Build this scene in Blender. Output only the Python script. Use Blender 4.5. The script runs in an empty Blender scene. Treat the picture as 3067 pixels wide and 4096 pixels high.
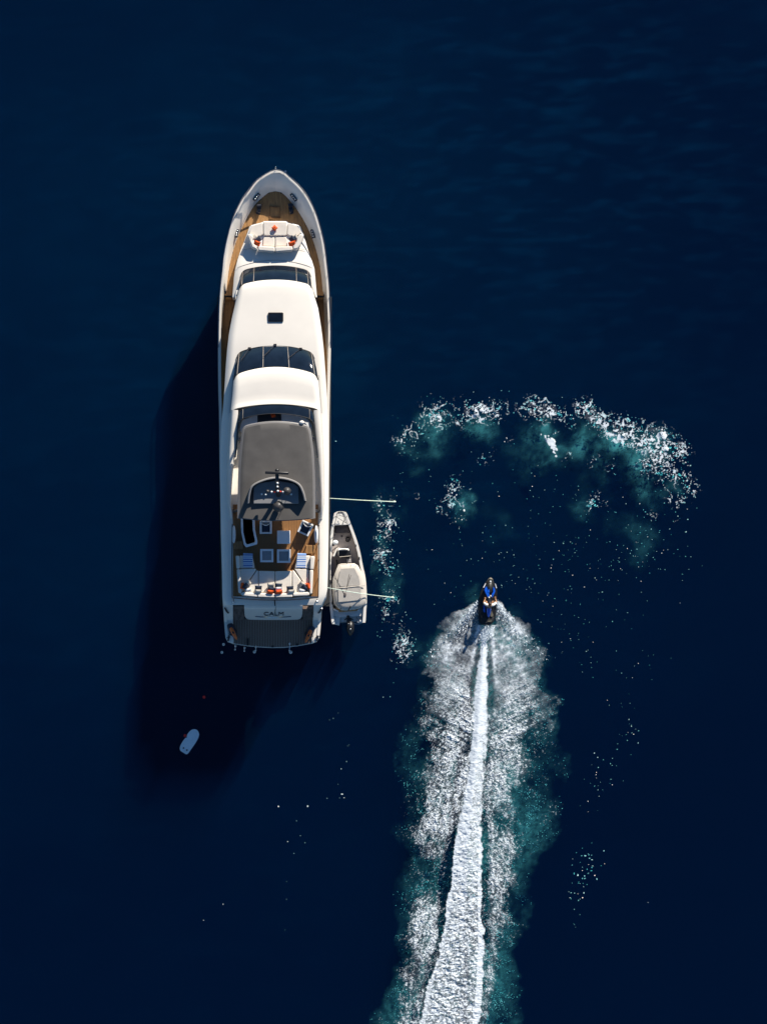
import bpy, bmesh, math, random
import numpy as np
from mathutils import Vector, Matrix
random.seed(7)
RNG = np.random.default_rng(11)
R = math.radians
scene = bpy.context.scene

# ------------------------------------------------------------------ camera, sky, sun, exposure
H, S, PX0, PY0 = 90.0, 55.0, 1100.0, 2048.0        # drone height, picture pixels per metre on the water
cam_d = bpy.data.cameras.new('drone_camera')
cam = bpy.data.objects.new('drone_camera', cam_d)
scene.collection.objects.link(cam)
cam.location = (0, 0, H)
cam_d.sensor_fit = 'VERTICAL'
cam_d.sensor_height = 24.0
cam_d.lens = 24.0 * H / (4096 / S)
cam_d.shift_x = (1533.5 - PX0) / 4096
cam_d.clip_end = 9000
scene.camera = cam

SUN_EL = R(24)
SUN_AZ = math.atan2(0.41, 0.91)
to_sun = Vector((math.sin(SUN_AZ) * math.cos(SUN_EL), math.cos(SUN_AZ) * math.cos(SUN_EL), math.sin(SUN_EL)))
world = bpy.data.worlds.new('World')
scene.world = world
world.use_nodes = True
wn = world.node_tree
bg = wn.nodes['Background']
sky = wn.nodes.new('ShaderNodeTexSky')
sky.sky_type = 'NISHITA'
sky.sun_disc = False
sky.sun_elevation = SUN_EL
sky.sun_rotation = SUN_AZ
sky.ozone_density = 4.0
sky.dust_density = 0.0
hsv = wn.nodes.new('ShaderNodeHueSaturation')          # a deep clean blue, as the shaded white paint shows
hsv.inputs['Saturation'].default_value = 1.12
wn.links.new(sky.outputs[0], hsv.inputs['Color'])
wn.links.new(hsv.outputs[0], bg.inputs[0])
bg.inputs[1].default_value = 0.06
sun_d = bpy.data.lights.new('sun', 'SUN')
sun_d.energy = 5.0
sun_d.angle = R(0.5)
sun_d.color = (1.0, 0.93, 0.82)
sun = bpy.data.objects.new('sun', sun_d)
sun.rotation_euler = (-to_sun).to_track_quat('-Z', 'Y').to_euler()
sun.location = to_sun * 200
scene.collection.objects.link(sun)
scene.view_settings.view_transform = 'Standard'
scene.view_settings.look = 'None'
scene.view_settings.gamma = 1
scene.view_settings.use_curve_mapping = False
scene.view_settings.exposure = 0.68
scene.render.engine = 'CYCLES'
scene.cycles.use_denoising = True
scene.cycles.max_bounces = 6
scene.cycles.transparent_max_bounces = 12
scene.cycles.volume_bounces = 0
scene.cycles.caustics_reflective = False
scene.cycles.caustics_refractive = False

# ------------------------------------------------------------------ helpers
def W(px, py, z):
    k = (H - z) / H
    return Vector(((px - PX0) / S * k, (PY0 - py) / S * k, z))

ZM = {1: (820, 640, 2.957), 2: (820, 1040, 2.957), 3: (820, 1360, 2.957), 4: (820, 1780, 2.957), 5: (880, 2050, 3.764),
      6: (840, 2360, 3.312), 7: (1260, 2000, 3.814), 8: (1820, 2260, 5.914), 9: (680, 2740, 6.91)}
def q(n, u, v):
    x0, y0, s = ZM[n]
    return (x0 + u / s, y0 + v / s)
def Q(n, u, v, z):
    return W(*q(n, u, v), z)
def poly(n, pts, z):
    return [Q(n, u, v, z) for u, v in pts]
def tab(t):
    a = np.array(t, float)
    return lambda y: float(np.interp(y, a[:, 0], a[:, 1]))
def resample(pts, n):
    p = [Vector(a) for a in pts]
    d = [0.0]
    for a, b in zip(p, p[1:]):
        d.append(d[-1] + (b - a).length)
    out = []
    for k in range(n):
        s = d[-1] * k / (n - 1)
        i = max(0, min(len(p) - 2, int(np.searchsorted(d, s)) - 1))
        w = 0 if d[i + 1] == d[i] else (s - d[i]) / (d[i + 1] - d[i])
        out.append(p[i].lerp(p[i + 1], w))
    return out
def smooth_path(pts, n):                         # Catmull-Rom through the points
    p = [Vector(a) for a in pts]
    p = [p[0] * 2 - p[1]] + p + [p[-1] * 2 - p[-2]]
    out = []
    m = len(p) - 3
    for k in range(n):
        s = m * k / (n - 1)
        i = min(int(s), m - 1)
        t = s - i
        a, b, c, d = p[i:i + 4]
        out.append(0.5 * ((2 * b) + (c - a) * t + (2 * a - 5 * b + 4 * c - d) * t * t + (3 * b - a - 3 * c + d) * t ** 3))
    return out

class MB:
    def __init__(s):
        s.v, s.f = [], []
    def add(s, v, f):
        o = len(s.v)
        s.v += [Vector(a) for a in v]
        s.f += [tuple(i + o for i in c) for c in f]
        return s
    def grid(s, rows, close=False):
        n = len(rows[0])
        f = []
        for j in range(len(rows) - 1):
            for i in range(n if close else n - 1):
                k = (i + 1) % n
                f.append((j * n + i, j * n + k, (j + 1) * n + k, (j + 1) * n + i))
        return s.add([p for r in rows for p in r], f)
    def prism(s, pts, z0, z1=None, shrink=1.0):
        n = len(pts)
        c = sum((Vector(p) for p in pts), Vector()) / n
        top = [Vector((p[0], p[1], p[2] if z1 is None else z1)) for p in pts]
        bot = [Vector((c.x + (p[0] - c.x) * shrink, c.y + (p[1] - c.y) * shrink, z0)) for p in pts]
        f = [tuple(range(n)), tuple(range(2 * n - 1, n - 1, -1))]
        f += [(i, i + n, (i + 1) % n + n, (i + 1) % n) for i in range(n)]
        return s.add(top + bot, f)
    def box(s, c, d, rz=0.0, m=None):
        x, y, z = d[0] / 2, d[1] / 2, d[2] / 2
        vs = [Vector((a * x, b * y, e * z)) for e in (-1, 1) for a, b in ((-1, -1), (1, -1), (1, 1), (-1, 1))]
        M = m if m is not None else Matrix.Rotation(rz, 3, 'Z')
        return s.add([M @ v + Vector(c) for v in vs], [(3, 2, 1, 0), (4, 5, 6, 7), (0, 1, 5, 4), (1, 2, 6, 5), (2, 3, 7, 6), (3, 0, 4, 7)])
    def tube(s, path, r, n=6, r2=None):
        p = [Vector(a) for a in path]
        rows = []
        for i, a in enumerate(p):
            d = (p[min(i + 1, len(p) - 1)] - p[max(i - 1, 0)]).normalized()
            up = Vector((0, 0, 1)) if abs(d.z) < 0.9 else Vector((1, 0, 0))
            e1 = d.cross(up).normalized()
            e2 = d.cross(e1).normalized()
            rr = r if r2 is None else r + (r2 - r) * i / (len(p) - 1)
            rows.append([a + e1 * rr * math.cos(t) + e2 * rr * math.sin(t) for t in [2 * math.pi * k / n for k in range(n)]])
        o = len(s.v)
        s.grid(rows, True)
        s.f.append(tuple(range(o, o + n)))
        m = o + n * (len(rows) - 1)
        s.f.append(tuple(range(m + n - 1, m - 1, -1)))
        return s
    def ball(s, c, r, seg=14, rings=9, m=None):
        c = Vector(c)
        r = Vector((r, r, r)) if isinstance(r, (int, float)) else Vector(r)
        rows = []
        for j in range(rings + 1):
            a = math.pi * j / rings
            sa = max(math.sin(a), 1e-3)
            row = [Vector((r.x * sa * math.cos(t), r.y * sa * math.sin(t), r.z * math.cos(a))) for t in [2 * math.pi * k / seg for k in range(seg)]]
            rows.append([(m @ v if m else v) + c for v in row])
        return s.grid(rows, True)

COL = scene.collection
def mk(name, mb, mat, parent=None, bevel=0.0, angle=35, kind=None, label=None, cat=None, group=None, at=None, seg=2):
    me = bpy.data.meshes.new(name)
    off = Vector((0, 0, 0))
    o_ = parent
    while o_ is not None:
        off += o_.location
        o_ = o_.parent
    if at is not None:
        off = Vector(at)
    me.from_pydata([tuple(v - off) for v in mb.v], [], mb.f)
    bm = bmesh.new()
    bm.from_mesh(me)
    bmesh.ops.recalc_face_normals(bm, faces=bm.faces)
    bm.to_mesh(me)
    bm.free()
    me.materials.append(mat)
    for p in me.polygons:
        p.use_smooth = True
    me.set_sharp_from_angle(angle=R(angle))
    ob = bpy.data.objects.new(name, me)
    COL.objects.link(ob)
    if at is not None:
        ob.location = at
    if parent is not None:
        ob.parent = parent
    if bevel:
        b = ob.modifiers.new('edge', 'BEVEL')
        b.width = bevel
        b.segments = seg
        b.limit_method = 'ANGLE'
        b.angle_limit = R(40)
    tag(ob, label, cat, group, kind)
    return ob
def tag(o, label=None, cat=None, group=None, kind=None):
    if label: o['label'] = label
    if cat: o['category'] = cat
    if group: o['group'] = group
    if kind: o['kind'] = kind
def thing(name, label, cat, loc, group=None):
    o = bpy.data.objects.new(name, None)
    o.empty_display_size = 0.2
    COL.objects.link(o)
    o.location = loc
    tag(o, label, cat, group)
    return o
def copy_tree(o, parent=None):
    c = o.copy()
    COL.objects.link(c)
    if parent is not None:
        c.parent = parent
    for ch in list(o.children):
        copy_tree(ch, c)
    return c

# ------------------------------------------------------------------ materials
def mat(name, col, rough=0.4, metal=0.0, var=0.08, scale=3.0, bump=0.0, stretch=(1, 1, 1), spec=0.5, coat=0.0, detail=5):
    m = bpy.data.materials.new(name)
    m.use_nodes = True
    nt = m.node_tree
    b = nt.nodes['Principled BSDF']
    b.inputs['Roughness'].default_value = rough
    b.inputs['Metallic'].default_value = metal
    b.inputs['Specular IOR Level'].default_value = spec
    b.inputs['Coat Weight'].default_value = coat
    tc = nt.nodes.new('ShaderNodeTexCoord')
    mp = nt.nodes.new('ShaderNodeMapping')
    mp.inputs['Scale'].default_value = stretch
    nz = nt.nodes.new('ShaderNodeTexNoise')
    nz.inputs['Scale'].default_value = scale
    nz.inputs['Detail'].default_value = detail
    nz.inputs['Roughness'].default_value = 0.6
    nt.links.new(tc.outputs['Object'], mp.inputs[0])
    nt.links.new(mp.outputs[0], nz.inputs['Vector'])
    rp = nt.nodes.new('ShaderNodeValToRGB')
    c = np.array(col[:3])
    rp.color_ramp.elements[0].position = 0.3
    rp.color_ramp.elements[1].position = 0.7
    rp.color_ramp.elements[0].color = (*(c * (1 - var)), 1)
    rp.color_ramp.elements[1].color = (*np.minimum(c * (1 + var), 0.95), 1)
    nt.links.new(nz.outputs['Fac'], rp.inputs[0])
    nt.links.new(rp.outputs[0], b.inputs['Base Color'])
    if bump:
        bp = nt.nodes.new('ShaderNodeBump')
        bp.inputs['Strength'].default_value = bump
        bp.inputs['Distance'].default_value = 0.03
        nt.links.new(nz.outputs['Fac'], bp.inputs['Height'])
        nt.links.new(bp.outputs[0], b.inputs['Normal'])
    return m

M = {}
M['gelcoat'] = mat('white_gelcoat', (0.82, 0.765, 0.685), 0.3, var=0.03, scale=0.6, coat=0.2)
M['hullpaint'] = mat('hull_paint', (0.78, 0.78, 0.77), 0.2, var=0.03, scale=0.5, coat=0.5)
M['teak'] = mat('sunny_teak', (0.45, 0.235, 0.085), 0.6, var=0.35, scale=4, stretch=(6, 0.5, 1), bump=0.1)
M['teakdark'] = mat('shade_dark_teak', (0.27, 0.13, 0.045), 0.55, var=0.4, scale=4, stretch=(6, 0.4, 1), bump=0.1)  # darker copy of the sunny teak, shade of the aft deck in its colour
M['teakwet'] = mat('weathered_teak', (0.24, 0.16, 0.115), 0.6, var=0.6, scale=1.2, stretch=(3, 0.8, 1), bump=0.1)
M['caulk'] = mat('black_caulk', (0.02, 0.02, 0.02), 0.7)
M['glass'] = mat('tinted_glass', (0.006, 0.010, 0.018), 0.04, var=0.3, scale=1.5, spec=0.6)
M['mullion'] = mat('bronze_mullion', (0.13, 0.095, 0.07), 0.45)
M['steel'] = mat('polished_steel', (0.6, 0.6, 0.6), 0.2, metal=1.0)
M['steeldark'] = mat('dark_steel', (0.06, 0.06, 0.07), 0.35, metal=0.7)
M['black'] = mat('black_plastic', (0.012, 0.012, 0.014), 0.4)
M['rubber'] = mat('black_rubber', (0.02, 0.02, 0.022), 0.7)
M['canopy'] = mat('taupe_membrane', (0.083, 0.077, 0.072), 0.75, var=0.16, scale=0.9, bump=0.05)
M['greyrim'] = mat('grey_paint', (0.30, 0.285, 0.275), 0.4)
M['rim'] = mat('hardtop_rim', (0.17, 0.16, 0.155), 0.5)
M['plinth'] = mat('grey_plinth', (0.22, 0.22, 0.225), 0.6)
M['dome'] = mat('dark_dome', (0.05, 0.046, 0.045), 0.45)
M['cream'] = mat('cream_cushion', (0.72, 0.66, 0.58), 0.85, var=0.06, scale=2.5, bump=0.35)
M['navy'] = mat('navy_fabric', (0.022, 0.035, 0.065), 0.85, var=0.2, scale=6, bump=0.2)
M['orange'] = mat('orange_fabric', (0.85, 0.11, 0.012), 0.8, var=0.12, scale=6, bump=0.2)
M['white'] = mat('white_fabric', (0.80, 0.78, 0.75), 0.85, var=0.05, scale=5, bump=0.25)
M['beige'] = mat('sand_pillow', (0.60, 0.53, 0.44), 0.85, var=0.08, scale=6, bump=0.25)
M['lacquer'] = mat('white_lacquer', (0.78, 0.79, 0.80), 0.35, var=0.03)
M['greypad'] = mat('grey_pad', (0.30, 0.30, 0.31), 0.8, var=0.1, scale=6)
M['scooter'] = mat('orange_shell', (0.95, 0.17, 0.012), 0.3, coat=0.5, var=0.05)
M['navyshell'] = mat('navy_shell', (0.018, 0.025, 0.045), 0.35, coat=0.3)
M['tender'] = mat('tender_gelcoat', (0.76, 0.73, 0.68), 0.35, var=0.04, scale=1.5)
M['tfloor'] = mat('tender_deck', (0.42, 0.37, 0.345), 0.75, var=0.12, scale=3, bump=0.1)
M['canvas'] = mat('canvas_cover', (0.56, 0.51, 0.45), 0.85, var=0.05, scale=2.2, bump=0.3)
M['canvasin'] = mat('canvas_panel', (0.42, 0.39, 0.355), 0.85, var=0.07, scale=2.2, bump=0.3)
M['tpad'] = mat('charcoal_pad', (0.10, 0.085, 0.085), 0.8, var=0.15, scale=6)
M['rope'] = mat('pale_rope', (0.60, 0.72, 0.62), 0.8, var=0.2, scale=8)
M['blue'] = mat('blue_hull', (0.006, 0.10, 0.62), 0.25, coat=0.6, var=0.15, scale=5)
M['carbon'] = mat('graphite', (0.016, 0.0155, 0.015), 0.4, var=0.3, scale=12)
M['bronze'] = mat('bow_grey', (0.13, 0.12, 0.09), 0.4, var=0.15, scale=6)
M['skin'] = mat('skin', (0.52, 0.26, 0.13), 0.55, var=0.08, scale=20)
M['hair'] = mat('brown_hair', (0.05, 0.028, 0.015), 0.6, var=0.4, scale=40)
M['red'] = mat('red_float', (0.75, 0.012, 0.008), 0.4, var=0.05)
M['board'] = mat('white_board', (0.72, 0.75, 0.77), 0.45, var=0.05, scale=3)
M['buoy'] = mat('white_buoy', (0.75, 0.78, 0.78), 0.5)
M['wellshade'] = mat('painted_well_shade', (0.004, 0.004, 0.005), 0.9, spec=0.05)  # darkness of the deep stairwell put into the colour
M['ink'] = mat('dark_letters', (0.012, 0.02, 0.04), 0.4)
M['foam'] = mat('foam', (0.72, 0.79, 0.85), 0.9, var=0.03, scale=6, spec=0.2)
M['redlamp'] = mat('red_lens', (0.6, 0.03, 0.01), 0.3)

def towel_mat():
    m = mat('striped_towel', (0.7, 0.72, 0.75), 0.9)
    nt = m.node_tree
    b = nt.nodes['Principled BSDF']
    tc = nt.nodes.new('ShaderNodeTexCoord')
    sp = nt.nodes.new('ShaderNodeSeparateXYZ')
    nt.links.new(tc.outputs['Generated'], sp.inputs[0])
    rp = nt.nodes.new('ShaderNodeValToRGB')
    rp.color_ramp.interpolation = 'CONSTANT'
    el = rp.color_ramp.elements
    bl, wh, mid = (0.05, 0.16, 0.45, 1), (0.72, 0.75, 0.78, 1), (0.28, 0.42, 0.65, 1)
    stops = [(0, bl), (.05, wh), (.10, bl), (.18, wh), (.22, mid), (.30, wh), (.36, bl), (.45, wh), (.52, bl), (.60, wh), (.64, mid), (.72, wh), (.78, bl), (.84, wh), (.88, bl), (.95, mid)]
    el[0].color = bl
    el[1].position, el[1].color = stops[1]
    for p, c in stops[2:]:
        e = el.new(p)
        e.color = c
    nt.links.new(sp.outputs['Y'], rp.inputs[0])
    nt.links.new(rp.outputs[0], b.inputs['Base Color'])
    return m
M['towel'] = towel_mat()

def wake_mat():
    m = mat('wake_froth', (0.73, 0.79, 0.84), 0.9, var=0.03, scale=6, spec=0.2)
    nt = m.node_tree
    b = nt.nodes['Principled BSDF']
    at = nt.nodes.new('ShaderNodeAttribute')
    at.attribute_name = 'foam_amount'
    nt.links.new(at.outputs['Fac'], b.inputs['Alpha'])
    return m
M['froth'] = wake_mat()

def sea_mat():
    m = bpy.data.materials.new('sea_water')
    m.use_nodes = True
    nt = m.node_tree
    nt.nodes.clear()
    out = nt.nodes.new('ShaderNodeOutputMaterial')
    tr = nt.nodes.new('ShaderNodeBsdfTransparent')
    gl = nt.nodes.new('ShaderNodeBsdfGlossy')
    gl.inputs['Roughness'].default_value = 0.06
    fr = nt.nodes.new('ShaderNodeFresnel')
    ge = nt.nodes.new('ShaderNodeNewGeometry')          # same weak reflection from above and from below
    mr = nt.nodes.new('ShaderNodeMapRange')
    mr.inputs['To Min'].default_value = 1.33
    mr.inputs['To Max'].default_value = 1 / 1.33
    nt.links.new(ge.outputs['Backfacing'], mr.inputs[0])
    nt.links.new(mr.outputs[0], fr.inputs['IOR'])
    mx = nt.nodes.new('ShaderNodeMixShader')
    tc = nt.nodes.new('ShaderNodeTexCoord')
    hs = []
    for sc, st, amp in ((0.22, (0.45, 1.2, 1), 1.0), (0.9, (0.6, 1.4, 1), 0.28), (3.5, (0.8, 1.2, 1), 0.06)):
        mp = nt.nodes.new('ShaderNodeMapping')
        mp.inputs['Scale'].default_value = st
        mp.inputs['Rotation'].default_value = (0, 0, R(-14))
        nz = nt.nodes.new('ShaderNodeTexNoise')
        nz.inputs['Scale'].default_value = sc
        nz.inputs['Detail'].default_value = 3
        nt.links.new(tc.outputs['Object'], mp.inputs[0])
        nt.links.new(mp.outputs[0], nz.inputs['Vector'])
        mu = nt.nodes.new('ShaderNodeMath')
        mu.operation = 'MULTIPLY'
        mu.inputs[1].default_value = amp
        nt.links.new(nz.outputs['Fac'], mu.inputs[0])
        hs.append(mu)
    a = nt.nodes.new('ShaderNodeMath')
    nt.links.new(hs[0].outputs[0], a.inputs[0])
    nt.links.new(hs[1].outputs[0], a.inputs[1])
    a2 = nt.nodes.new('ShaderNodeMath')
    nt.links.new(a.outputs[0], a2.inputs[0])
    nt.links.new(hs[2].outputs[0], a2.inputs[1])
    bp = nt.nodes.new('ShaderNodeBump')
    bp.inputs['Strength'].default_value = 1.0
    bp.inputs['Distance'].default_value = 0.22
    nt.links.new(a2.outputs[0], bp.inputs['Height'])
    nt.links.new(bp.outputs[0], gl.inputs['Normal'])
    nt.links.new(bp.outputs[0], fr.inputs['Normal'])
    nt.links.new(fr.outputs[0], mx.inputs[0])
    nt.links.new(tr.outputs[0], mx.inputs[1])
    nt.links.new(gl.outputs[0], mx.inputs[2])
    nt.links.new(mx.outputs[0], out.inputs['Surface'])
    vs = nt.nodes.new('ShaderNodeVolumeScatter')
    vs.inputs['Color'].default_value = (0.004, 0.21, 1.0, 1)
    vs.inputs['Density'].default_value = 0.026
    vs.inputs['Anisotropy'].default_value = 0.0
    va = nt.nodes.new('ShaderNodeVolumeAbsorption')
    va.inputs['Color'].default_value = (0.0, 0.70, 0.74, 1)
    va.inputs['Density'].default_value = 0.75
    ad = nt.nodes.new('ShaderNodeAddShader')
    nt.links.new(vs.outputs[0], ad.inputs[0])
    nt.links.new(va.outputs[0], ad.inputs[1])
    nt.links.new(ad.outputs[0], out.inputs['Volume'])
    return m
M['sea'] = sea_mat()

def bubble_mat(name='bubbles_below', col=(0.8, 0.8, 0.8, 1)):
    m = bpy.data.materials.new(name)
    m.use_nodes = True
    nt = m.node_tree
    nt.nodes.clear()
    out = nt.nodes.new('ShaderNodeOutputMaterial')
    tr = nt.nodes.new('ShaderNodeBsdfTransparent')
    df = nt.nodes.new('ShaderNodeBsdfDiffuse')
    df.inputs[0].default_value = col
    at = nt.nodes.new('ShaderNodeAttribute')
    at.attribute_name = 'bubble_amount'
    mx = nt.nodes.new('ShaderNodeMixShader')
    nt.links.new(at.outputs['Fac'], mx.inputs[0])
    nt.links.new(tr.outputs[0], mx.inputs[1])
    nt.links.new(df.outputs[0], mx.inputs[2])
    nt.links.new(mx.outputs[0], out.inputs['Surface'])
    return m
M['bubbles'] = bubble_mat()
M['sealight'] = bubble_mat('painted_sea_light', (0.12, 0.37, 0.80, 1))  # tint of the added sheet that paints lighter water round the yacht

# ------------------------------------------------------------------ the sea
b = MB().box((0, 0, -30), (6000, 6000, 60))
sea = mk('sea', b, M['sea'], kind='structure', label='calm dark blue sea filling the picture')

# ------------------------------------------------------------------ the yacht
yacht = thing('motor_yacht', 'long white motor yacht with teak decks and grey hardtop, seen from above', 'yacht', (0, 0, 0))

outL = [(1102, 677), (1078, 685), (1057, 697), (1023, 721), (999, 752), (965, 799), (935, 860), (915, 921), (901, 978), (893, 1029), (888, 1080),
        (881, 1141), (876, 1209), (873, 1310), (873, 1412), (874, 1550), (877, 1664), (879, 1848), (883, 2050), (885, 2130), (889, 2316), (890, 2375),
        (894, 2435), (897, 2481), (899, 2511), (903, 2553)]
outR = [(1102, 677), (1124, 681), (1141, 689), (1158, 704), (1202, 745), (1236, 792), (1266, 856), (1283, 911), (1297, 968), (1307, 1046), (1312, 1090),
        (1317, 1141), (1320, 1209), (1324, 1310), (1323, 1412), (1320, 1529), (1317, 1698), (1316, 1850), (1315, 1949), (1314, 2156), (1310, 2342), (1306, 2378),
        (1287, 2435), (1284, 2481), (1281, 2520), (1277, 2553)]
dkL = [(1101, 765), (1080, 768), (1063, 779), (1036, 802), (1013, 829), (989, 870), (965, 917), (945, 965), (928, 1022), (916, 1080), (903, 1185),
       (893, 1260), (888, 1338), (886, 1412), (887, 1550), (890, 1700), (892, 2000), (900, 2400)]
dkR = [(1101, 765), (1122, 768), (1138, 779), (1165, 809), (1189, 840), (1212, 877), (1233, 917), (1253, 965), (1270, 1022), (1282, 1080), (1293, 1189),
       (1296, 1260), (1300, 1344), (1306, 1429), (1308, 1550), (1307, 1700), (1304, 2000), (1296, 2380)]
zc = tab([(677, 4.65), (900, 4.25), (1187, 3.75), (1500, 3.5), (2375, 3.3), (2426, 2.6), (2450, 1.9), (2481, 1.0), (2560, 0.97)])
zd = tab([(765, 3.45), (944, 3.35), (1186, 3.2), (1189, 2.45), (3000, 2.45)])
NB = 90
def dense(pts, n=NB):
    p = smooth_path([(x, y, 0) for x, y in pts], 400)
    return resample(p, n)
oL, oR = dense(outL), dense(outR)
def outer(p): return W(p.x, p.y, zc(p.y))
hb = MB()
for side in (oL, oR):
    rows = []
    for i, p in enumerate(side):
        c = outer(p)
        s = i / (NB - 1)
        cl = W(1102 - 12 * (p.y - 677) / 1915, p.y, 0)
        axis_x = cl.x
        fl = 0.55 + 0.38 * min(1, s * 2.4) ** 0.7
        back = 2.6 * max(0, 1 - s * 4) ** 1.5
        wl = Vector((axis_x + (c.x - axis_x) * fl, c.y - back, -0.9))
        row = []
        for k in range(9):
            t = k / 8
            e = t ** 0.75
            row.append(Vector((c.x + (wl.x - c.x) * e, c.y + (wl.y - c.y) * e, c.z + (-0.9 - c.z) * t)))
        rows.append(row)
    hb.grid(rows)
mk('hull', hb, M['hullpaint'], yacht, angle=50)
# rub rail round the hull
rb = MB()
for side in (oL, oR):
    path = []
    for p in side:
        c = outer(p)
        n = Vector((1 if side is oR else -1, 0, 0))
        path.append(c + n * 0.02 + Vector((0, 0, -0.16)))
    rb.tube(path, 0.035, 6)
mk('rub_rail', rb, M['steeldark'], yacht)
def inset(side, d, sgn):
    out = []
    for i, p in enumerate(side):
        a, b_ = side[max(i - 1, 0)], side[min(i + 1, len(side) - 1)]
        t = (b_ - a).normalized()
        n = Vector((-t.y, t.x, 0)) * sgn
        out.append(p + n * d)
    out[0].x = 1102
    return out
iL, iR = inset(oL, 11, -1), inset(oR, 11, 1)
iL[0].y = iR[0].y = 691
cb = MB()
for o_, i_ in ((oL, iL), (oR, iR)):
    cb.grid([[outer(p) for p in o_], [outer(p) + Vector((0, 0, 0.05)) for p in o_], [W(p.x, p.y, zc(p.y) + 0.05) for p in i_], [W(p.x, p.y, zc(p.y) - 0.08) for p in i_]])
mk('bulwark_cap', cb, M['gelcoat'], yacht)
bb = MB()
nb = 70
for i_, d_ in ((iL, dkL), (iR, dkR)):
    ii = resample([p for p in i_ if p.y < 2400], nb)
    dd = resample(smooth_path([(x, y, 0) for x, y in d_], 300), nb)
    r0 = [W(p.x, p.y, zc(p.y) - 0.02) for p in ii]
    r2 = [W(p.x, p.y, zd(p.y)) for p in dd]
    rows = [r0]
    for t in (0.2, 0.45, 0.7, 0.9, 1.0):
        rows.append([a.lerp(c, t) + Vector((0, 0, 0.07 * math.sin(math.pi * t))) for a, c in zip(r0, r2)])
    bb.grid(rows)
mk('bulwark', bb, M['gelcoat'], yacht)
# teak of foredeck and side decks: narrow planks, too fine to pick apart
dL, dR = tab([(y, x) for x, y in dkL]), tab([(y, x) for x, y in dkR])
deck = MB()
ys = [766, 772, 780, 800, 830, 870, 920, 980, 1050, 1120, 1186]
for a, c in zip(ys, ys[1:]):
    deck.add([W(dL(a) - 4, a, zd(a) - .03), W(dR(a) + 4, a, zd(a) - .03), W(dR(c) + 4, c, zd(c) - .03), W(dL(c) - 4, c, zd(c) - .03)], [(0, 1, 2, 3)])
deck.add([W(870, 1187, 2.42), W(1326, 1187, 2.42), W(1320, 2425, 2.42), W(880, 2425, 2.42)], [(0, 1, 2, 3)])
deck.add([W(dL(1186) - 4, 1187, 3.17), W(dR(1186) + 4, 1187, 3.17), W(dR(1186) + 4, 1187.4, 2.4), W(dL(1186) - 4, 1187.4, 2.4)], [(0, 1, 2, 3)])
deck_o = mk('foredeck', deck, M['caulk'], yacht)
pl = MB()
wpx = 5.4
for k in range(90):
    x0 = 868 + k * wpx
    x1 = x0 + wpx * 0.86
    xm = (x0 + x1) / 2
    seg = [y for y in range(762, 1187, 6) if dL(y) - 2 < xm < dR(y) + 2]
    if len(seg) > 1:
        pts = [(y, zd(y)) for y in (seg[0], seg[len(seg) // 2], seg[-1])]
        for (a, za), (c, zb) in zip(pts, pts[1:]):
            pl.add([W(x0, a, za), W(x1, a, za), W(x1, c, zb), W(x0, c, zb)], [(0, 1, 2, 3)])
    if x0 < 960 or x0 > 1240:
        seg = [y for y in range(1190, 1700, 10) if dL(y) - 2 < xm < dR(y) + 2]
        if len(seg) > 1:
            pl.add([W(x0, seg[0], 2.45), W(x1, seg[0], 2.45), W(x1, seg[-1], 2.45), W(x0, seg[-1], 2.45)], [(0, 1, 2, 3)])
mk('teak_planking', pl, M['teak'], deck_o, kind='stuff')
for xa, xb in ((903, 926), (1272, 1295)):                 # steps down to the side decks
    st = MB()
    for k in range(2):
        st.prism([W(xa, 1189 + k * 5, 3.0 - k * .25), W(xb, 1189 + k * 5, 3.0 - k * .25), W(xb, 1194 + k * 5, 3.0 - k * .25), W(xa, 1194 + k * 5, 3.0 - k * .25)], 2.45)
    mk('deck_step', st, M['teak'], yacht)

# coachroof in front of the saloon windows
def arc(yc, xl, xr, s1, s2, z, camber=0.0, edge=0.0, n=41):
    out = []
    for k in range(n):
        t = -1 + 2 * k / (n - 1)
        t = math.copysign(abs(t) ** 0.85, t)
        px = (xl + xr) / 2 + t * (xr - xl) / 2
        py = yc + s1 * t * t + s2 * abs(t) ** 20
        zz = z + camber * (1 - t * t) - edge * max(0, (abs(t) - 0.86) / 0.14) ** 2
        out.append(W(px, py, zz))
    return out
def shell(rows, zb, sides=True, front=True, back=True, flare=0.0):
    m = MB().grid(rows)
    zf = zb if callable(zb) else (lambda i: zb)
    def drop(p, i): return Vector((p.x, p.y, zf(i)))
    if sides:
        for e in (0, -1):
            m.grid([[r[e] for r in rows], [drop(r[e], i) for i, r in enumerate(rows)]])
    if front:
        m.grid([rows[0], [drop(p, 0) for p in rows[0]]])
    if back:
        m.grid([rows[-1], [drop(p, len(rows) - 1) for p in rows[-1]]])
    return m
cl = tab([(900, 1000), (944, 986), (985, 969), (1022, 955), (1073, 942), (1101, 937), (1189, 930)])
cr = tab([(900, 1200), (941, 1216), (992, 1229), (1029, 1243), (1076, 1258), (1189, 1268)])
rows = []
for y, z in ((905, 3.62), (930, 3.68), (960, 3.76), (1000, 3.88), (1040, 4.0), (1052, 4.05), (1075, 4.10), (1110, 4.1), (1189, 4.1)):
    rows.append(arc(y, cl(y), cr(y), 0, 0, z, 0.06, 0.12))
mk('coachroof', shell(rows, 2.9), M['gelcoat'], yacht)
sm = MB()
for yc, s1, za, zb_ in ((1041, 30, 4.075, 3.9), (988, 12, 3.93, 3.8)):
    a = arc(yc, cl(yc + s1) + 6, cr(yc + s1) - 6, s1, 0, za + 0.01)
    a = [Vector((p.x, p.y, p.z + 0.02)) for p in a]
    sm.tube(a, 0.012, 4)

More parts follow.
